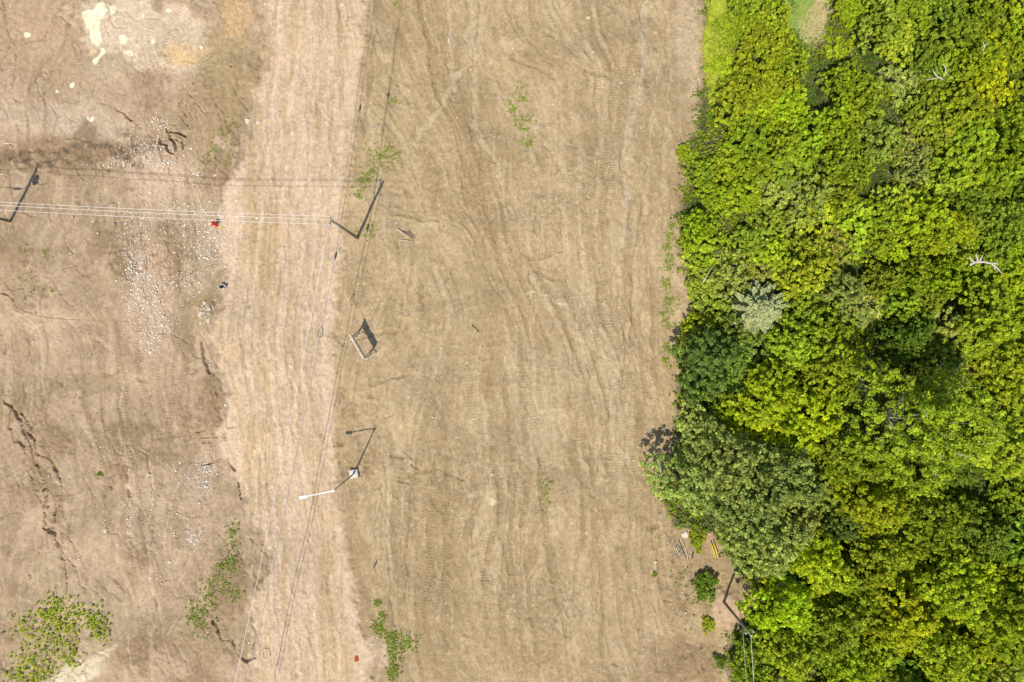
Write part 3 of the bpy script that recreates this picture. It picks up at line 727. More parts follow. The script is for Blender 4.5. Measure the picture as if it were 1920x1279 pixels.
# conifer with whorls of pale needle branches
def conifer(px, py, Hh, Rr):
    g = G(px, py, Hh * .5); g.z = hw(g.x, g.y)
    o = empty('conifer_tree', g); tag(o, 'silvery blue-green conifer with radiating branches among yellow-green shrubs', 'conifer')
    r = np.random.default_rng(5); Cs = []; Ns = []; br = MB()
    for lv in range(13):
        f = lv / 12; z = 1.0 + (Hh - 1.2) * f; L = Rr * (1 - f) ** .8 + .25; nb = 15 - int(6 * f)
        for j in range(nb):
            a = 2 * math.pi * (j + r.uniform(-.25, .25)) / nb + lv * 1.1; l = L * r.uniform(.55, 1.2)
            d = np.array([math.cos(a), math.sin(a), .0]); e = np.array([0, 0, z]) + d * l + np.array([0, 0, .12 * l])
            br.tube([(0, 0, z), tuple((np.array([0, 0, z]) + e) / 2 + np.array([0, 0, -.06])), tuple(e)], [.04, .025, .01], 4)
            k = int(105 * l); t = r.uniform(.15, 1, k) ** .8
            side = np.array([-d[1], d[0], 0]); wd = .42 * (1.25 - t)
            C = np.array([0, 0, z]) + d * (l * t)[:, None] + side * (r.uniform(-1, 1, k) * wd)[:, None] + np.array([0, 0, 1]) * (.12 * l * t + r.uniform(-.05, .08, k))[:, None]
            Cs.append(C); Ns.append(np.array([0, 0, .8]) + r.standard_normal((k, 3)) * .7)
    C = np.concatenate(Cs); V, F = leaf_quads(r, C, np.concatenate(Ns), .21, 2.0)
    me = np_mesh('needles', V, F, tint_for(r, len(C))); me.materials.append(M_LEAF)
    c = link_obj('needles', me, None, o); c.color = (*LC['silver'], 1)
    br.build('branches', M_BARK, o)
    MB().tube([(0, 0, -.2), (0, 0, Hh * .5), (0, 0, Hh)], [.13, .08, .02], 8).build('trunk', M_BARK, o)
    trees.append((g.x, g.y, Rr * .9))
conifer(1422, 582, 5.6, 3.5)

# shrubs of the thicket on a jittered triangular grid
def inside(px, py, m):
    return px > np.interp(py, [a for a, b in FB], [b for a, b in FB]) + m
KW = {'bright': 'bright yellow-green', 'mid': 'mid-green', 'green': 'deep green', 'olive': 'sparse olive', 'yellow': 'golden yellow', 'teal': 'cool blue-green', 'dark': 'dark shaded'}
LM = [(1422, 582, 'the silvery conifer'), (1845, 490, 'the bleached dead branch'), (1840, 110, 'the golden yellow tree'), (1505, 45, 'the straw patch'), (1740, 800, 'the white-branched tree'), (1340, 165, 'the forked twig on the field edge'),
      (1335, 680, 'the rounded blue-green tree'), (1380, 930, 'the dull speckled trees'), (1402, 1190, 'the top of the wooden pole'), (1635, 950, 'the lower golden yellow tree'), (1286, 290, 'the ragged edge bush'), (1765, 145, 'the thin bare branches')]
LM += [(1660, 1060, 'the lower mid-green tree'), (1820, 1110, 'the bright lower right tree'), (1700, 1165, 'the lower yellow-green tree'), (1860, 600, 'the tree above the hollow'), (1870, 30, 'the upper right corner'), (1520, 1235, 'the wires on the lower edge')]
USED = {}
def place_label(kd, x, y_):
    d, lx, ly, nm = min((math.hypot(x - a, y_ - b), a, b, n_) for a, b, n_ in LM)
    dx, dy = x - lx, y_ - ly; w_ = ''
    if abs(dy) > .4 * abs(dx): w_ = 'above' if dy < 0 else 'below'
    if abs(dx) > .4 * abs(dy): w_ += (' and ' if w_ else '') + ('left of' if dx < 0 else 'right of')
    st = 'close' if d < 85 else ('near' if d < 160 else ('halfway' if d < 235 else 'far'))
    return '%s shrub %s %s %s' % (KW[kd], st, w_, nm), KIND_LABEL[kd][1]
cnt = 0; sp = 3.3; row = 0; y = -44.5
while y < 44.5:
    x = 17.0 + (row % 2) * sp / 2
    while x < 63.5:
        wx, wy = x + R.uniform(-.75, .75), y + R.uniform(-.75, .75)
        px, py = 960 + wx * PPM, 639.5 - wy * PPM; x += sp
        if not inside(px, py, 12): continue
        if math.hypot(px - 1280, py - 975) < 52 or (R.random() < .07 and px > 1330): continue
        if any(math.hypot(px - a, (py - b_) * 1.3) < c_ for a, b_, c_ in ((1650, 690, 46), (1790, 665, 40), (1780, 905, 40), (1870, 695, 44), (1500, 950, 34), (1660, 590, 22), (1760, 560, 24), (1640, 330, 20), (1490, 880, 26))): continue
        if math.hypot(px - 1325, py - 1020) < 62 or math.hypot(px - 1352, py - 1130) < 55: continue
        if px > 1960 or py < -30 or py > 1310: continue
        if any(math.hypot(wx - a, wy - b) < rr_ * (.92 if rr_ > 2.6 else .7) for a, b, rr_ in trees): continue
        low = (px < 1590 and py < 95 and px > 1440) or (px < 1400 and py < 150)
        if (px - 1500) ** 2 / 60 ** 2 + (py - 40) ** 2 / 75 ** 2 < 1: continue
        ipx, ipy = 960 + (px - 960) * 1.04, 640 + (py - 640) * 1.04
        kd = min(SPOTS, key=lambda s: math.hypot(s[0] - ipx, s[1] - ipy) + R.uniform(0, 38))[2]
        if R.random() < .16: kd = R.choice(('mid', 'bright', 'bright', 'green', 'green'))
        proto = R.choice(BUSH_OLIVE) if kd == 'olive' else (R.choice(LOWB) if low else R.choice(SHRUB))
        lab, grp = KIND_LABEL[kd]
        edge_d = px - np.interp(py, [a for a, b in FB], [b for a, b in FB])
        sc = R.uniform(.8, 1.15) * (.85 if edge_d < 60 else 1) * (1.12 if py > 600 else 1)
        ws_ = [(math.exp(-math.hypot(a - ipx, b_ - ipy) / 22), LC[k_]) for a, b_, k_ in SPOTS] + [(.03, LC[kd])]
        tw = sum(w_[0] for w_ in ws_); cc = tuple(sum(w_[0] * w_[1][q] for w_ in ws_) / tw * .6 + LC[kd][q] * .4 for q in range(3))
        lab, grp = place_label(kd, ipx, ipy)
        USED.setdefault(lab, []).append(None)
        USED[lab][-1] = plant('leafy_shrub', proto, (wx, wy, hw(wx, wy) - .1), R.uniform(0, 6.28), sc, cc, lab, 'shrub', grp); cnt += 1
    y += sp * .866; row += 1
for lab, os_ in USED.items():
    if len(os_) > 1:
        os_.sort(key=lambda o: o.location.x)
        wd = {2: ['left', 'right'], 3: ['left', 'middle', 'right']}.get(len(os_), ['leftmost'] + [n_ + ' from left' for n_ in ('second', 'third', 'fourth', 'fifth', 'sixth', 'seventh', 'eighth', 'ninth')[:len(os_) - 2]] + ['rightmost'])
        for o_, q in zip(os_, wd): o_['label'] = q + ' ' + lab
print('shrubs', cnt, 'trees', len(trees))

# undergrowth between them: nobody could count it
r = np.random.default_rng(77); n_ = 170000
ux = r.uniform(1215, 2045, n_); uy = r.uniform(-105, 1385, n_)
fbx = np.interp(uy, [a for a, b in FB], [b for a, b in FB]) + 14 * np.sin(uy / 17) * np.sin(uy / 5.3)
k = (ux > fbx + r.normal(0, 5, n_)) & (((ux - 1520) / 27) ** 2 + ((uy - 45) / 50) ** 2 > r.uniform(.4, 1.3, n_))
ux, uy = ux[k], uy[k]; n_ = len(ux)
ii = np.clip(((ux - PX0) / STEP).astype(int), 0, NX - 1); jj = np.clip(((uy - PY0) / (PY1 - PY0) * (NY - 1)).astype(int), 0, NY - 1)
patch = N4[jj, ii]; topz = .25 + .45 * ss(-1, 1.5, N3[jj, ii] + N4[jj, ii] * .5)
C = np.stack([(ux - 960) / PPM, (639.5 - uy) / PPM, height[jj, ii] + topz * r.uniform(.3, 1, n_)], 1)
V, F = leaf_quads(r, C, np.array([0, 0, .8]) + r.standard_normal((n_, 3)) * .5, .19)
cA, cB = np.array([.20, .27, .008]), np.array([.10, .17, .015]); f = ss(-1, 1, patch)[:, None]
base = (cA * f + cB * (1 - f)) * 1.25
gr = np.exp(-(((ux - 1480) / 34) ** 2 + ((uy - 45) / 70) ** 2))[:, None]; base = base * (1 - gr) + np.array([.12, .21, .035]) * gr
T = np.repeat(base, 4, 0) * tint_for(r, n_)
o = link_obj('undergrowth', np_mesh('undergrowth', V, F, T), M_WEED)
tag(o, 'low green undergrowth filling the floor of the thicket', 'undergrowth', kind='stuff')

def blades(name, px, py, rx, ry, rot, n, L, cols, label, cat, lean=.6, wd=.03):
    r = np.random.default_rng(int(px)); q = np.sqrt(r.uniform(0, 1, n)); th = r.uniform(0, 6.28, n)
    q *= (1 + .3 * np.sin(th * 3 + 1) + .2 * np.sin(th * 7)) * (1 + .22 * r.standard_normal(n))
    u, v = np.cos(th) * q * rx, np.sin(th) * q * ry
    x = px + u * math.cos(rot) - v * math.sin(rot); y_ = py + u * math.sin(rot) + v * math.cos(rot)
    B = np.stack([(x - 960) / PPM, (639.5 - y_) / PPM, np.full(n, hgt(px, py))], 1)
    cl = np.sin(x / 5) * np.cos(y_ / 6)
    a = r.normal(.9, .6, n) + cl; l = L * r.uniform(.5, 1.2, n)
    d = np.stack([np.cos(a) * lean, np.sin(a) * lean, np.full(n, .7)], 1); s = np.stack([-np.sin(a), np.cos(a), np.zeros(n)], 1) * wd
    M1 = B + d * (l * .6)[:, None]; E = B + d * l[:, None] * 1.1 - np.array([0, 0, .2]) * l[:, None]
    V = np.stack([B - s, B + s, M1 + s * .9, M1 - s * .9, E + s * .2, E - s * .2], 1).reshape(-1, 3)
    i = np.arange(n)[:, None] * 6; F = np.concatenate([i + np.array([0, 1, 2, 3]), i + np.array([3, 2, 4, 5])])
    c = np.array(cols)[r.integers(0, len(cols), n)] * r.uniform(.75, 1.25, n)[:, None]
    o = link_obj(name, np_mesh(name, V, F, np.repeat(c, 6, 0)), M_WEED); tag(o, label, cat, kind='stuff')
blades('tall_grass', 1480, 45, 28, 78, .3, 15000, .8, [(.26, .40, .07), (.30, .44, .06), (.36, .44, .10)], 'soft blue-green tall grass beside the straw patch', 'grass', .8, .035)
blades('dry_straw', 1516, 50, 20, 52, .45, 3000, .8, [(.62, .50, .26), (.70, .58, .34), (.45, .42, .14)], 'bleached dry straw patch among green growth at the top of the wood', 'dry grass', .9, .03)
blades('grass_verge', 1340, 55, 20, 110, -.03, 13000, .5, [(.50, .55, .02), (.38, .48, .02), (.56, .52, .08), (.28, .38, .02)], 'yellow-green grass along the upper edge of the wood', 'grass', .6, .03)

# ------------------------------------------------------------------ weeds on the bare ground (ground cover patches)
def weed_patch(pts, n, spread, label, cols, size=.16, seed=0, clump=7, hmax=.12):
    r = np.random.default_rng(seed); P = np.array(pts, float); Cs = []
    for i in range(int(n * 2.2)):
        a = P[r.integers(len(P))]; s = (a[2] if len(a) > 2 else spread) * 1.35
        cx, cy = a[0] + r.normal(0, s), a[1] + r.normal(0, s); m_ = r.integers(2, clump + 5); rad = r.uniform(.4, 2.0)
        x = cx + r.normal(0, rad, m_); y_ = cy + r.normal(0, rad, m_); z = hgt(cx, cy) + r.uniform(.03, hmax, m_)
        Cs.append(np.stack([(x - 960) / PPM, (639.5 - y_) / PPM, z], 1))
    C = np.concatenate(Cs); V, F = leaf_quads(r, C, np.array([0, -.2, 1.2]) + r.standard_normal((len(C), 3)) * .35, size * .58)
    c = np.array(cols)[r.integers(0, len(cols), len(C))] * r.uniform(.75, 1.3, len(C))[:, None]
    o = link_obj('weeds', np_mesh('weeds', V, F, np.repeat(c, 4, 0)), M_WEED); tag(o, label, 'weeds', kind='stuff')
GW = [(.20, .26, .03), (.26, .33, .03), (.32, .36, .07)]; YW = [(.27, .36, .015), (.36, .46, .015), (.20, .30, .015), (.60, .58, .01)]
weed_patch([(70, 1180, 14), (100, 1155, 12), (130, 1190, 16), (125, 1160, 12), (160, 1145, 12), (185, 1160, 8), (195, 1180, 8), (60, 1230, 11), (100, 1215, 16), (85, 1260, 10), (140, 1230, 10), (55, 1165, 9), (115, 1185, 12), (110, 1130, 9), (40, 1260, 9), (70, 1280, 9)], 430, 12, 'large scattered patch of yellow-green weeds at the lower left', YW, .19, 1, 8, .3)
weed_patch([(437, 985, 5), (436, 1000, 4), (440, 1025, 6), (430, 1040, 8), (442, 1055, 6), (420, 1060, 6), (436, 1065, 6)], 80, 6, 'small weed patch on the left road shoulder, upper of two', GW, .17, 2)
weed_patch([(425, 1095, 9), (405, 1120, 12), (375, 1140, 11), (440, 1110, 8), (385, 1165, 10), (370, 1150, 7), (395, 1100, 9)], 150, 8, 'long weed patch on the left road shoulder below the smaller one', GW, .16, 3)
weed_patch([(708, 1130, 3), (716, 1155, 4), (710, 1175, 4), (712, 1185, 5), (730, 1195, 6), (745, 1195, 6), (765, 1200, 6), (740, 1215, 7), (760, 1210, 6), (738, 1230, 6), (742, 1250, 5), (736, 1265, 4)], 190, 6, 'dense dark green weed patch right of the road at the bottom', GW, .18, 4, 10)
weed_patch([(973, 175, 5), (980, 180, 4), (960, 198, 4), (961, 205, 3), (985, 215, 6), (992, 225, 5), (983, 240, 4), (988, 262, 5), (990, 268, 3), (978, 160, 4), (970, 225, 7)], 60, 4, 'string of small weeds on the upper field', GW, .18, 5, 8)
weed_patch([(720, 290, 10), (730, 300, 10), (700, 310, 8), (690, 325, 6), (683, 338, 5), (715, 280, 9), (740, 290, 6), (672, 365, 4)], 110, 8, 'weed patch beside the upper road edge above the pole shadow', GW, .15, 6, 6)
weed_patch([(430, 290, 6), (425, 260, 7), (405, 270, 8), (432, 300, 4), (400, 300, 6), (440, 240, 6)], 40, 6, 'thin weeds left of the road in the upper third', GW, .14, 7, 5, .15)
weed_patch([(1256, 425, 3), (1254, 445, 4), (1250, 465, 3), (1255, 485, 4), (1254, 500, 5), (1250, 530, 4), (1256, 560, 5), (1250, 590, 5), (1255, 610, 5), (1252, 650, 4), (1248, 675, 3), (1252, 580, 7)], 130, 4, 'narrow line of weeds running along the field beside the wood', GW, .17, 8, 8)
weed_patch([(1024, 905, 4), (1028, 940, 4), (1022, 960, 4), (1026, 920, 3)], 22, 4, 'tiny weed line on the lower field', GW, .14, 9, 6, .15)
weed_patch([(50, 520, 7), (70, 540, 7), (95, 545, 5), (45, 470, 5), (85, 475, 4)], 26, 5, 'sparse dots of weeds near the left edge', GW, .14, 10, 4, .12)
weed_patch([(735, 185, 4), (742, 188, 3), (702, 145, 3), (735, 5, 6), (740, 2, 4), (703, 80, 5)], 20, 4, 'weed tufts under the dark cable shadow', GW, .16, 11, 6)
weed_patch([(670, 440, 5), (690, 432, 5), (700, 438, 4)], 16, 4, 'weeds around the foot of the roadside utility pole', GW, .16, 13, 5)
weed_patch([(1290, 1095, 14), (1275, 1075, 10), (1310, 1120, 14), (1300, 1150, 12), (1345, 1085, 10), (1385, 1250, 8), (1350, 1250, 6)], 46, 10, 'loose weeds in the clearing beside the wooden pole', GW, .17, 14, 6)
# single plants
PL = [(1322, 1100, .95, 'round green bush alone in the clearing left of the wooden pole', 'green'), (1327, 1172, .55, 'small green bush below the round one in the clearing', 'mid'), (1308, 1012, .7, 'bright leafy bush beside the yellow guard', 'mid'),
      (1228, 1077, .22, 'tiny dark bush on the lower field near the clearing', 'green'), (184, 890, .2, 'lone small weed on the left field', 'green'), (1352, 1240, .45, 'small bush on the slope at the bottom edge of the clearing', 'green'),
      (1286, 290, .7, 'ragged bush sticking out of the wood edge near its own shadow', 'mid')]
for i, (a, b, s, lab, kd) in enumerate(PL):
    g = G(a, b, .4); g.z = hw(g.x, g.y) - .05
    plant('bush', LOWB[i % 3], g, R.uniform(0, 6), s, LC[kd], lab, 'bush')

# ------------------------------------------------------------------ stones
def rock_mesh(name, seed):
    r = np.random.default_rng(seed)
    import bmesh
    bm = bmesh.new(); bmesh.ops.create_icosphere(bm, subdivisions=2, radius=1)
    for v in bm.verts:
        k = 1 + .22 * math.sin(v.co.x * 3 + seed) + .18 * math.sin(v.co.y * 4 + seed * 2) + r.uniform(-.1, .1); v.co *= k; v.co.z *= .6
    me = bpy.data.meshes.new(name); bm.to_mesh(me); bm.free(); me.materials.append(M_ROCK); return me
RM = [rock_mesh('rock', i) for i in range(4)]
RK = [(548, 687, .26, 'round tan stone alone in the middle of the road'), (1103, 34, .22, 'pale stone alone on the upper right field'), (387, 568, .26, 'white rock, top of the small rock cluster beside the road'), (380, 588, .30, 'largest white rock of the cluster left of the road'),
      (396, 600, .24, 'white rock at the right of the cluster left of the road'), (378, 592, .2, 'rock at the lower left of the cluster'), (397, 580, .18, 'small rock on the upper right of the cluster'), (465, 226, .30, 'white rock on the upper left road edge'), (484, 228, .26, 'rock on the road edge right of another pale one'),
      (424, 759, .22, 'white stone at the left road shoulder'), (283, 660, .24, 'pale stone below the gravel spill'), (288, 657, .16, 'small pale stone beside a larger one below the gravel spill'), (201, 993, .24, 'pale stone on the lower left field'), (199, 973, .17, 'smaller pale stone just above another on the lower left field'),
      (923, 889, .12, 'small stone near the centre of the lower field'), (1284, 1002, .42, 'large white rock at the edge of the wood'), (1228, 1052, .16, 'white stone near the brush pile'), (866, 970, .14, 'small white stone right of the road on the lower field'), (735, 957, .1, 'tiny white stone right of the lamp'), (155, 216, .26, 'pale stone in the silty basin'),
      (1026, 238, .1, 'tiny stone on the upper field'), (883, 128, .13, 'small stone in the washed channel, upper field'), (320, 1052, .2, 'pale elongated stone in a drainage thread'), (284, 1082, .18, 'pale stone lower down a drainage thread')]
for i, (a, b, s, lab) in enumerate(RK):
    g = G(a, b); g.z = hgt(a, b) + s * .15; o = link_obj('rock', RM[i % 4], None, None, g); o.scale = (s, s * R.uniform(.65, .9), s * .8); o.rotation_euler = (0, 0, R.uniform(0, 6)); tag(o, lab, 'rock')

def gravel(name, spots, label, seed, smin=.035, smax=.10, cols=((.86, .78, .66), (.76, .65, .52), (.90, .84, .74), (.64, .53, .41))):
    r = np.random.default_rng(seed); PT = []
    for cx, cy, sx, sy, n in [(a_, b_, c_, d_, int(n_ * 1.6)) for a_, b_, c_, d_, n_ in spots]: PT.append(np.stack([r.normal(cx, sx, n), r.normal(cy, sy, n)], 1))
    PT = np.concatenate(PT); PT = PT[(PT[:, 0] < 1330)]; n = len(PT)
    ii = np.clip(((PT[:, 0] - PX0) / STEP).astype(int), 0, NX - 1); jj = np.clip(((PT[:, 1] - PY0) / (PY1 - PY0) * (NY - 1)).astype(int), 0, NY - 1)
    s = r.uniform(smin, smax, n) * (1 + .9 * (r.random(n) > .95))
    c = np.stack([(PT[:, 0] - 960) / PPM, (639.5 - PT[:, 1]) / PPM, height[jj, ii] + s * .2], 1)
    u = np.array([[1, 0, 0], [0, 1, 0], [-1, 0, 0], [0, -1, 0], [.2, .1, .75], [0, 0, -.6]])
    a = r.uniform(0, 6.28, n); ca, sa = np.cos(a), np.sin(a)
    uu = u[None] * r.uniform(.55, 1.15, (n, 6, 1)) * s[:, None, None]
    Vx = uu[..., 0] * ca[:, None] - uu[..., 1] * sa[:, None]; Vy = uu[..., 0] * sa[:, None] + uu[..., 1] * ca[:, None]
    V = (np.stack([Vx, Vy, uu[..., 2]], -1) + c[:, None]).reshape(-1, 3)
    f = np.array([[0, 1, 4], [1, 2, 4], [2, 3, 4], [3, 0, 4], [1, 0, 5], [2, 1, 5], [3, 2, 5], [0, 3, 5]])
    F = (np.arange(n)[:, None, None] * 6 + f[None]).reshape(-1, 3)
    cc = np.array(cols)[r.integers(0, len(cols), n)] * r.uniform(.8, 1.15, n)[:, None]
    m, t, p = new_mat('stones'); at = t.nodes.new('ShaderNodeAttribute'); at.attribute_name = 'tint'; t.links.new(at.outputs['Color'], p.inputs['Base Color']); p.inputs['Roughness'].default_value = .9
    o = link_obj(name, np_mesh(name, V, F, np.repeat(cc, 6, 0)), m); tag(o, label, 'gravel', kind='stuff')
gravel('gravel', [(255, 500, 14, 50, 700), (285, 560, 24, 45, 600), (290, 600, 22, 30, 260), (385, 460, 22, 26, 480), (350, 530, 20, 15, 200), (390, 590, 10, 12, 120), (284, 655, 10, 10, 60), (320, 420, 60, 40, 380), (260, 280, 26, 24, 260), (300, 280, 18, 20, 220),
                  (290, 225, 12, 10, 90), (250, 305, 50, 5, 160), (350, 320, 30, 25, 160), (230, 380, 60, 40, 200), (370, 400, 40, 20, 260)], 'spill of white gravel across the left field beside the road', 11)
gravel('gravel', [(375, 905, 16, 26, 260), (362, 1010, 10, 8, 160), (385, 880, 10, 10, 90), (245, 970, 4, 40, 90), (325, 930, 16, 50, 120), (283, 930, 4, 50, 80), (225, 850, 25, 20, 80), (305, 1060, 6, 30, 50)], 'pale gravel strewn along the lower left drainage lines', 12)
gravel('loose_stones', [(230, 640, 190, 420, 1500), (60, 1180, 60, 70, 100)], 'small pale stones sprinkled over the left field', 13, .025, .085)
gravel('loose_stones', [(940, 300, 190, 230, 650), (960, 1050, 190, 130, 700), (960, 650, 190, 120, 500), (1270, 1100, 50, 80, 200), (1200, 200, 40, 160, 220), (720, 420, 25, 20, 60), (700, 640, 40, 120, 160), (700, 940, 30, 100, 140)], 'small pale stones sprinkled over the right field', 14, .022, .075)
gravel('road_gravel', [(575, 640, 55, 460, 3000), (640, 640, 22, 420, 900), (480, 500, 25, 260, 500), (660, 1100, 18, 130, 400)], 'fine gravel pressed into the dirt road', 15, .015, .04, ((.66, .54, .42), (.72, .62, .5), (.5, .4, .31)))
gravel('dark_clods', [(900, 640, 300, 400, 700), (200, 600, 150, 380, 700), (1280, 1150, 50, 80, 160), (720, 900, 40, 100, 160), (110, 290, 90, 14, 260), (400, 790, 26, 30, 120)], 'dark crumbs of soil lying over the bare fields', 16, .02, .06, ((.20, .155, .11), (.26, .20, .14), (.15, .12, .09)))

# ------------------------------------------------------------------ utility poles, wires
def insulators(b, pts):
    for p_ in pts: b.tube([Vector(p_), Vector(p_) + Vector((0, 0, .09)), Vector(p_) + Vector((0, 0, .13)), Vector(p_) + Vector((0, 0, .26))], [.03, .06, .09, .04], 8)
def pole(base, h, label, arm_ang, lower=True, r0=.17, group='wooden utility poles'):
    o = empty('utility_pole', base); tag(o, label, 'utility pole', group)
    MB().tube([(0, 0, -.5), (0, 0, h * .5), (0, 0, h)], [r0, r0 * .85, r0 * .68], 14).build('shaft', M_POLE, o, smooth=True)
    a = Vector((math.cos(arm_ang), math.sin(arm_ang), 0)); nrm = Vector((-a.y, a.x, 0))
    MB().beam(a * -.5 + nrm * .16 + Vector((0, 0, h - .45)), a * .5 + nrm * .16 + Vector((0, 0, h - .45)), .10, .12).build('crossarm', M_POLE, o)
    for s in (-.38, .38):
        b = MB(); insulators(b, [a * s + nrm * .16 + Vector((0, 0, h - .38))]); b.build('insulator', M_LAMP, o, smooth=True)
    b = MB(); insulators(b, [Vector((0, 0, h - .02))]); b.build('insulator', M_LAMP, o, smooth=True)
    if lower:
        b = MB()
        for z in (h * .66, h * .72): b.box((0, -r0 * .9, z), (.14, .12, .2))
        b.build('cable_bracket', M_GALV, o)
    return o, a, nrm
def wire(name, p, q, sag, r_, mat, label, group, cat='wire', n=40):
    p, q = Vector(p), Vector(q); pts = []
    for i in range(n + 1):
        t_ = i / n; v = p.lerp(q, t_); v.z -= 4 * sag * t_ * (1 - t_); pts.append(v)
    o = MB().tube([v - p for v in pts], r_, 6).build(name, mat, None, p, True); tag(o, label, cat, group); return pts
gM = G(670, 446); gM.z = hgt(670, 446); gL = G(20, 415); gL.z = hgt(20, 415); gR = G(1356, 1127); gR.z = hgt(1356, 1127)
gS = Vector((-29.2, -46.7, 0)); gN = Vector((-12.2, 44.6, 0)); gR2 = Vector((24.4, -42.6, 0))
HM = 11.1
pole(gM, HM, 'wooden utility pole at the right road edge where the wires cross the road', math.pi / 2, True)
oL, _, _ = pole(gL, 10.7, 'wooden utility pole at the far left edge carrying a transformer', math.pi / 2, True)
pole(gR, 8.5, 'wooden utility pole in the pink-soil clearing beside the wood', .2, False, .15)
pole(gS, HM, 'utility pole down the road outside the lower edge of the picture', 0, True)
pole(gN, HM, 'utility pole up the road outside the upper edge of the picture', 0, True)
pole(gR2, 8.5, 'utility pole outside the lower edge of the picture beside the wood', .2, False, .15)
# transformer can on the left pole
tr = MB().tube([(.52, .05, 7.45), (.52, .05, 7.5), (.52, .05, 8.35), (.52, .05, 8.42), (.52, .05, 8.46)], [.26, .31, .31, .33, .12], 16).build('transformer', M_TRANS, oL, smooth=True)
MB().tube([(.45, .05, 8.4), (.45, .05, 8.7)], [.06, .03], 8).build('bushing', M_LAMP, tr)
MB().tube([(.15, -.35, 9.2), (.35, -.75, 9.3), (.5, -1.0, 9.3)], .04, 6).build('bracket', M_GALV, oL)
e = lambda g, dx, dy, z: Vector((g.x + dx, g.y + dy, z))
GA = 'power wires crossing the road'
wire('power_wire', e(gL, -.16, .38, 10.5), e(gM, -.16, .38, HM - .2), .9, .022, M_WIRE, 'pale power wire crossing the road, topmost of the three', GA)
wire('power_wire', e(gL, 0, 0, 10.9), e(gM, 0, 0, HM + .2), .9, .022, M_WIRE, 'pale power wire crossing the road, middle of the three', GA)
wire('power_wire', e(gL, -.16, -.38, 10.5), e(gM, -.16, -.38, HM - .2), .95, .022, M_WIRE, 'pale power wire crossing the road, lowest of the three', GA)
wire('power_wire', e(gL, -9.5, .3, 9.2), e(gL, -.16, 0, 10.5), .1, .022, M_WIRE, 'short wire leaving the left pole out of the picture', GA)
GS = 'wires along the road'
ws = wire('power_wire', e(gM, 0, 0, HM + .2), e(gS, 0, 0, HM + .2), 1.0, .025, M_WIRE, 'single pale wire slanting down the lower road', GS)
wc = wire('communication_cable', e(gM, -.05, -.2, 7.3), e(gS, .2, 0, 7.6), 1.1, .022, M_CABLE2, 'dark cable running down the road with a black closure on it', 'dark cables')
# messenger lashed to it, pale
wire('messenger_wire', e(gM, -.05, -.2, 7.42), e(gS, .2, 0, 7.72), 1.1, .020, M_WIRE, 'pale messenger strand directly above the dark lower cable', GS)
wn = wire('communication_cable', e(gM, 0, .2, 7.3), e(gN, 0, 0, 7.5), .9, .026, M_CABLE2, 'dark cable running up the road edge, right one of a close pair', 'dark cables')
wire('communication_cable', e(gM, -.18, .2, 7.9), e(gN, -.35, 0, 8.1), .9, .016, M_CABLE2, 'dark cable running up the road edge, left one of a close pair', 'dark cables')
def on(pts, f):
    i = f * (len(pts) - 1); a = int(i); return pts[a].lerp(pts[min(a + 1, len(pts) - 1)], i - a), (pts[min(a + 1, len(pts) - 1)] - pts[a]).normalized()
def closure(pts, f, L, r_, label):
    c, d = on(pts, f); o = empty('cable_closure', c); tag(o, label, 'cable closure')
    q = lambda s: d * s + Vector((0, 0, -.12))
    MB().tube([q(-L / 2), q(-L / 2 + .08), q(L / 2 - .08), q(L / 2)], [r_ * .5, r_, r_, r_ * .5], 12).build('housing', M_DARK, o, smooth=True)
    MB().tube([q(L / 2 - .05), q(L / 2 + .16)], r_ * .45, 8).build('orange_tag', M_SPLICE_RED, o)
    MB().tube([q(-L / 2 - .02) , q(-L / 2 - .1)], r_ * .7, 8).build('cap', M_GALV, o)
closure(wc, .045, .62, .13, 'black cylindrical closure hanging on the cable just below the roadside pole')
closure(wn, .36, .5, .1, 'black closure on the cable along the upper road edge')
def coil(pts, f, label):
    c, d = on(pts, f); s = Vector((-d.y, d.x, 0)).normalized(); P = []
    for k in range(25):
        a = k / 24 * 2 * math.pi; P.append(d * (-math.cos(a) * .65) + s * (math.sin(a) * .2 * (1 - math.cos(a)) * .8 + math.sin(a) * .04) + Vector((0, 0, -.05)))
    o = MB().tube(P, .03, 6).build('cable_loop', M_CABLE, None, c, True); tag(o, label, 'cable loop')
coil(wc, .175, 'teardrop slack loop of cable hanging beside the road')
# closure on a cable west of the left pole (its shadow falls in the picture)
wl = wire('communication_cable', e(gL, 0, 0, 6.4), e(gL, -9, .5, 6.3), .05, .028, M_CABLE, 'dark cable leaving the left pole out of the picture', 'dark cables')
closure(wl, .12, .8, .12, 'black closure hanging just outside the left edge, its shadow in the picture')
# right pole wires
wire('power_wire', e(gR, 0, 0, 8.7), e(gR2, 0, 0, 8.7), .4, .019, M_WIRE, 'thick pale wire running down from the clearing pole, right of two', 'wires from the clearing pole')
wire('power_wire', e(gR, -.35, 0, 7.4), e(gR2, -.35, 0, 7.8), .4, .010, M_WIRE, 'thin pale wire running down from the clearing pole, left of two', 'wires from the clearing pole')
gb = MB()
for s in (0, .16): gb.tube([(0 + s, 0, 7.6), (.9 + s, 1.2, 0)], .012, 5)
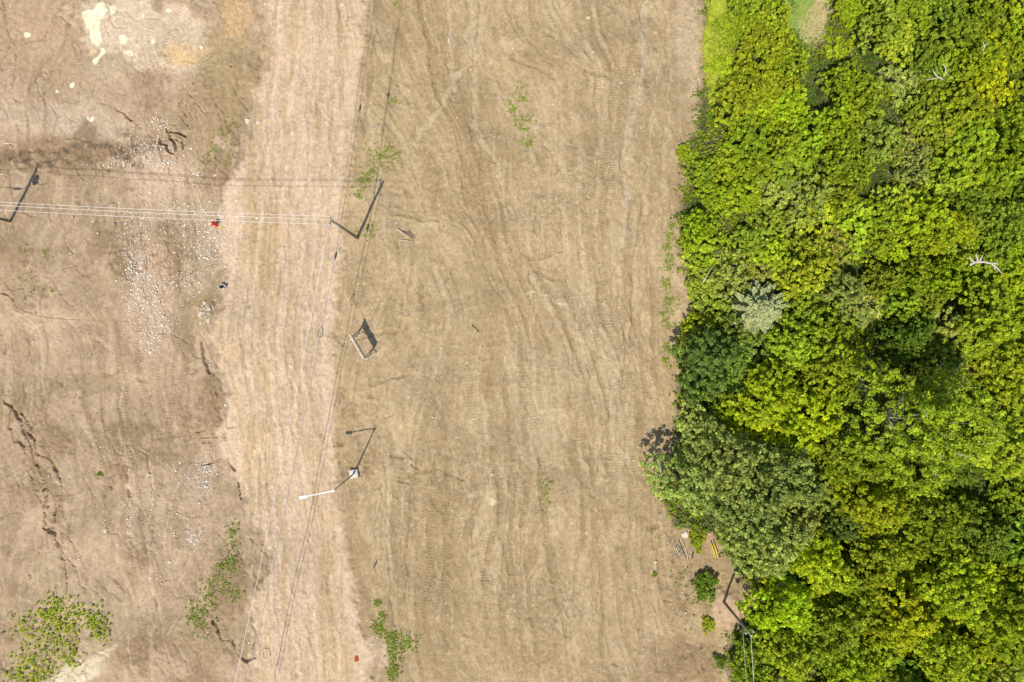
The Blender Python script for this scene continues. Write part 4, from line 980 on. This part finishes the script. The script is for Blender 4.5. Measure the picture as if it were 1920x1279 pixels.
# ------------------------------------------------------------------ street lamp
gl = G(665, 887); gl.z = hgt(665, 887)
lo = empty('street_lamp', gl); tag(lo, 'grey street lamp with a long white arm over the road', 'street lamp')
MB().tube([(0, 0, 0), (0, 0, 4), (0, 0, 8.6)], [.11, .085, .06], 12).build('pole', M_GALV, lo, smooth=True)
fo = MB().box((0, 0, .15), (.95, .95, .5), Matrix.Rotation(.15, 3, 'Z'), .94).build('footing', M_CONC, lo, bevel=.03)
MB().box((0, 0, .43), (.42, .42, .05), Matrix.Rotation(.15, 3, 'Z')).build('base_plate', M_GALV, lo)
tip = G(568, 932, 9.1) - gl; el = Vector((0, 0, 8.6)); dr = (tip - el).normalized()
MB().tube([el - Vector((0, 0, .25)), el + Vector((0, 0, .05)), el + dr * .3, tip - dr * .3], [.075, .075, .065, .05], 10).build('arm', M_LAMP, lo, smooth=True)
Mr = dr.to_track_quat('X', 'Z').to_matrix()
ld = MB().box(tip, (.85, .34, .12), Mr, .8).build('lamp_head', M_LAMP, lo, bevel=.04)
MB().box(tip - Vector((0, 0, .075)), (.5, .24, .03), Mr).build('lens', M_GLASS, ld)
MB().box(el + dr * .05, (.3, .2, .2), Mr).build('joint_collar', M_LAMP, lo, bevel=.02)

# ------------------------------------------------------------------ timber site sign on skids
A = G(669, 631.4); B = G(691.5, 670); z0 = hgt(680, 650); A.z = B.z = z0
so_ = empty('site_sign', (A + B) / 2); tag(so_, 'timber-framed sign panel standing on two long skids beside the road', 'sign')
c0 = (A + B) / 2; a_, b_ = A - c0, B - c0; a_.z = b_.z = 0
fd = Vector((.86, .5, 0))
for q in (a_, b_):
    MB().beam(q - fd * 1.35 + Vector((0, 0, .07)), q + fd * 1.35 + Vector((0, 0, .07)), .12, .12).build('skid', M_TIMBER, so_)
    MB().beam(q + Vector((0, 0, .05)), q + Vector((0, 0, 3.15)), .10, .10).build('post', M_TIMBER, so_)
    MB().beam(q + fd * 1.1 + Vector((0, 0, .12)), q + Vector((0, 0, 1.7)), .07, .07).build('brace', M_TIMBER, so_)
    MB().beam(q - fd * 1.1 + Vector((0, 0, .12)), q + Vector((0, 0, 1.7)), .07, .07).build('brace', M_TIMBER, so_)
dd = (b_ - a_).normalized(); M3 = Matrix((dd, Vector((-dd.y, dd.x, 0)), (0, 0, 1))).transposed()
MB().box((a_ + b_) / 2 + Vector((-dd.y, dd.x, 0)) * .08 + Vector((0, 0, 2.5)), ((b_ - a_).length + .3, .05, 1.25), M3).build('panel', M_PANEL, so_)
MB().box((a_ + b_) / 2 + Vector((-dd.y, dd.x, 0)) * .04 + Vector((0, 0, 3.17)), ((b_ - a_).length + .36, .2, .05), M3).build('top_rail', M_TIMBER, so_)

# ------------------------------------------------------------------ small things
g = G(403, 421); g.z = hgt(403, 421); fh = empty('fire_hydrant', g, .3); tag(fh, 'red fire hydrant standing in gravel at the left road edge', 'fire hydrant')
MB().tube([(0, 0, -.1), (0, 0, .06), (0, 0, .07), (0, 0, .75), (0, 0, .78), (0, 0, .86), (0, 0, .95), (0, 0, 1.0)], [.24, .24, .15, .14, .2, .2, .12, .04], 14).build('barrel', M_RED, fh, smooth=True)
for q in ((1, 0), (-1, 0), (0, 1)):
    oo = MB().tube([(0, 0, .6), (q[0] * .26, q[1] * .26, .6), (q[0] * .27, q[1] * .27, .6), (q[0] * .33, q[1] * .33, .6)], [.08, .08, .10, .10], 10).build('outlet', M_RED, fh)
MB().tube([(0, 0, 1.0), (0, 0, 1.08)], .035, 5).build('operating_nut', M_YELLOW, fh)
g = G(413, 425); g.z = hgt(413, 425) + .05
o = MB().beam((-.25, .1, 0), (.3, -.15, .05), .08, .05).build('stake', M_YELLOW, None, g); tag(o, 'yellow-topped stake lying beside the red hydrant', 'stake')
# broken concrete pipe stub
g = G(419, 538); g.z = hgt(419, 538); o = empty('pipe_stub', g); tag(o, 'broken white concrete pipe stub with a dark disc for its shaded inside at the road edge', 'pipe')
n = 18; b = MB()
for i in range(n):
    a0 = 2 * math.pi * i / n; a1 = 2 * math.pi * (i + 1) / n; zz = .32 + .14 * math.sin(i * 1.7); z1 = .32 + .14 * math.sin((i + 1) * 1.7)
    base = len(b.v)
    for a1_, z_ in ((a0, zz), (a1, z1)):
        ca, sa = math.cos(a1_), math.sin(a1_)
        b.v += [Vector((ca * .42, sa * .3, -.15)), Vector((ca * .42, sa * .3, z_)), Vector((ca * .32, sa * .22, z_)), Vector((ca * .32, sa * .22, -.15))]
    for k in range(3): b.f.append((base + k, base + 4 + k, base + 5 + k, base + k + 1))
b.build('wall', M_CONC, o, None); MB().tube([(0, 0, -.1), (0, 0, .02)], [.25, .25], 14).build('shade_disc', M_DARK, o)  # dark disc stands in for the shade inside the pipe
# orange hollow brick
g = G(668, 1236); g.z = hgt(668, 1236) + .06; b = MB()
for x_ in (-.19, -.065, .065, .19): b.box((x_, 0, 0), (.04, .6, .16))
for y_ in (-.28, -.1, .1, .28): b.box((0, y_, .004), (.42, .04, .165))
o = b.build('hollow_brick', M_ORANGE, None, g); o.rotation_euler = (0, 0, -.1); tag(o, 'orange hollow clay block lying on the lower road edge', 'clay block')
# valve cover ring
g = G(500, 1225); g.z = hgt(500, 1225) + .03; b = MB(); P = [(.42 * math.cos(k * math.pi / 12) * (1 - .12 * math.cos(4 * k * math.pi / 12)), .55 * math.sin(k * math.pi / 12), 0) for k in range(25)]
b.tube(P, .035, 6); o = b.build('rim', M_DRY, None, g); o.name = 'plastic_hoop'; tag(o, 'thin pale hoop lying on the lower left side of the road', 'hoop')
# sticks, planks, stakes
def stick(px0, py0, px1, py1, r_, mat, label, name='stick', cat='stick', lift=.05, forks=0, group=None, h=0.0):
    p, q = G(px0, py0, h), G(px1, py1, h); p.z = hgt(px0, py0) + lift + h; q.z = hgt(px1, py1) + lift + h; rr_ = random.Random(int(px0 + py0)); L = (q - p).length
    mid = (p + q) / 2 + Vector((rr_.uniform(-.06, .06), rr_.uniform(-.06, .06), .03)) * L; b = MB()
    b.tube([Vector((0, 0, 0)), mid - p, q - p], [r_, r_ * .8, r_ * .5], 6)
    for k in range(forks):
        s = p.lerp(q, rr_.uniform(.2, .8)) - p; a = rr_.uniform(-1, 1); d = (q - p).normalized(); d = Vector((d.x * math.cos(a) - d.y * math.sin(a), d.x * math.sin(a) + d.y * math.cos(a), rr_.uniform(.05, .35)))
        b.tube([s, s + d * L * rr_.uniform(.25, .5)], [r_ * .6, r_ * .2], 5)
    o = b.build(name, mat, None, p, True); tag(o, label, cat, group); return o
stick(839, 66, 842, 80, .06, M_WIRE, 'short white stake lying on the upper field', 'stake', 'stake')
stick(1026, 256, 1021, 272, .05, M_DRY, 'bleached stick lying below the string of weeds')
stick(1106, 412, 1106, 420, .04, M_DRY, 'tiny upright-looking bleached stick on the upper field')
stick(1087, 465, 1100, 476, .05, M_DRY, 'bleached stick at the middle of the right field')
stick(1309, 138, 1313, 160, .05, M_DRY, 'forked bleached twig by the upper wood edge', forks=2)
stick(1257, 385, 1259, 395, .04, M_DRY, 'small bleached twig near the wood edge, right of the tracks')
stick(-4, 265, 24, 266, .06, M_DRY, 'bleached stick at the left edge, upper of two', forks=1)
stick(-4, 326, 18, 330, .05, M_DRY, 'bleached stick at the left edge, lower of two', forks=2)
stick(655, 360, 672, 374, .04, M_DRY, 'thin pale stick beside the road above the pole')
stick(708, 372, 716, 378, .035, M_DRY, 'short pale twig right of the pole shadow')
stick(1148, 1247, 1159, 1251, .05, M_BARK, 'bent dark twig near the bottom of the right field', forks=1)
stick(745, 429, 768, 445, .09, M_TIMBER, 'pale plank at the north end of the plank scatter', 'plank', 'plank', .1)
stick(756, 434, 776, 450, .06, M_BARK, 'dark plank crossing under paler ones beside the mound', 'plank', 'plank', .25)
stick(764, 433, 778, 448, .05, M_BARK, 'thin dark plank beside the mound, right of the other', 'plank', 'plank', .3)
stick(745, 449, 777, 453, .05, M_TIMBER, 'long pale plank lying level below the dark planks', 'plank', 'plank', .06)
stick(664, 114, 671, 119, .08, M_DRY, 'stubby pale wood block at the upper right road edge', 'wood_block', 'wood block')
stick(702, 1062, 707, 1050, .07, M_DARK, 'short black pipe lying right of the lower road', 'pipe', 'pipe', .15)
stick(705, 240, 711, 234, .10, M_GALV, 'grey metal scrap lying under the upper cable', 'metal_scrap', 'scrap', .1, 3)
stick(885, 610, 898, 622, .06, M_BARK, 'dark root fragment near the middle of the field', 'root', 'root', .1, 2)
o1 = stick(1332, 1017, 1342, 1048, .075, M_YELLOW, 'bright yellow guard tube leaning in the clearing, left of the pair', 'guard_tube', 'guard tube', .35, group='yellow guard tubes')
o2 = stick(1336, 1017, 1345, 1046, .06, M_YELLOW, 'bright yellow guard tube leaning in the clearing, right of the pair', 'guard_tube', 'guard tube', .5, group='yellow guard tubes')
BP = [(1278, 1012, 1290, 1052, .055), (1271, 1012, 1286, 1050, .06), (1262, 1010, 1272, 1040, .04), (1250, 1014, 1280, 1036, .035), (1258, 1005, 1268, 1038, .035), (1264, 1042, 1278, 1028, .035), (1250, 1025, 1264, 1004, .03), (1270, 1048, 1262, 1030, .03), (1268, 1020, 1284, 1042, .05), (1246, 1000, 1262, 1016, .03)]
for i, (a, b2, c, d, r_) in enumerate(BP): stick(a, b2, c, d, r_, M_GREYTWIG if i % 2 else M_DRY, 'grey cut branch in the brush pile at the wood edge', 'cut_branch', 'branch', .1 + .06 * (i % 4), 2, 'brush pile branches')
stick(1299, 1035, 1297, 1048, .08, M_DARK, 'short black curved piece right of the brush pile', 'scrap_piece', 'scrap', .1)
stick(1320, 1062, 1326, 1070, .04, M_DRY, 'pale bent twig in the clearing below the yellow guard', forks=1)
stick(1341, 972, 1348, 998, .06, M_DRY, 'pale cut branch on the bare patch above the yellow guard', 'cut_branch', 'branch', .1, 1)
stick(1357, 1250, 1362, 1272, .06, M_WHITEBARK, 'white dead branch on the bottom slope by the wood', 'dead_branch', 'branch', .2, 3)
stick(1310, 1226, 1318, 1215, .05, M_GREYTWIG, 'small grey branch on the churned ground at the bottom', 'dead_branch', 'branch', .1, 2)
# bleached dead limb over the canopy
def limb(name, pts, h, r0, label, mat=M_WHITEBARK, forks=()):
    W = [G(a, b_, h + (c if c else 0)) for a, b_, c in pts]; b = MB(); b.tube([w_ - W[0] for w_ in W], [r0 * (1 - .6 * i / len(W)) for i in range(len(W))], 8)
    for f in forks:
        Q = [G(a, b_, h + c) for a, b_, c in f]; b.tube([w_ - W[0] for w_ in Q], [r0 * .7 * (1 - .7 * i / len(Q)) for i in range(len(Q))], 6)
    o = b.build(name, mat, None, W[0], True); tag(o, label, 'dead branch')
limb('dead_branch', [(1818, 497, .2), (1828, 492, .3), (1842, 491, .4), (1858, 494, .3), (1868, 501, .1), (1878, 512, -.3)], 4.6, .13, 'thick bleached dead branch lying bare over the upper right canopy',
     forks=[[(1833, 491, .3), (1832, 482, .4), (1830, 476, .5)], [(1836, 491, .4), (1841, 483, .5), (1843, 477, .5)], [(1828, 493, .3), (1820, 486, .5), (1818, 480, .5)], [(1858, 494, .3), (1868, 494, .4), (1872, 490, .5)], [(1864, 499, .2), (1866, 506, .1)]])
limb('dead_branch', [(1771, 150, 0), (1762, 146, .4), (1754, 141, .5), (1749, 130, .6)], 4.2, .07, 'thin bare pale branch left of the golden yellow tree', forks=[[(1762, 146, .4), (1750, 148, .4), (1736, 150, .4)]])
limb('dead_branch', [(1777, 142, 0), (1773, 136, .4), (1773, 128, .6), (1768, 120, .7)], 4.2, .07, 'thin bare pale branch standing right of a similar one at the upper right')
limb('dead_branch', [(1843, 96, 0), (1846, 88, .3), (1843, 79, .5)], 5.6, .06, 'bare twig at the top of the golden yellow tree', forks=[[(1846, 88, .3), (1852, 80, .4)]])
limb('dead_branch', [(1318, 530, 0), (1328, 512, .3), (1338, 498, .5)], 3.9, .04, 'fine pale twig over the shrubs above the silvery conifer', M_DRY)
limb('dead_branch', [(1760, 850, 0), (1768, 862, -.3), (1769, 868, -.4)], 10.6, .06, 'short pale branch in the lower part of the birch crown')
print('built')
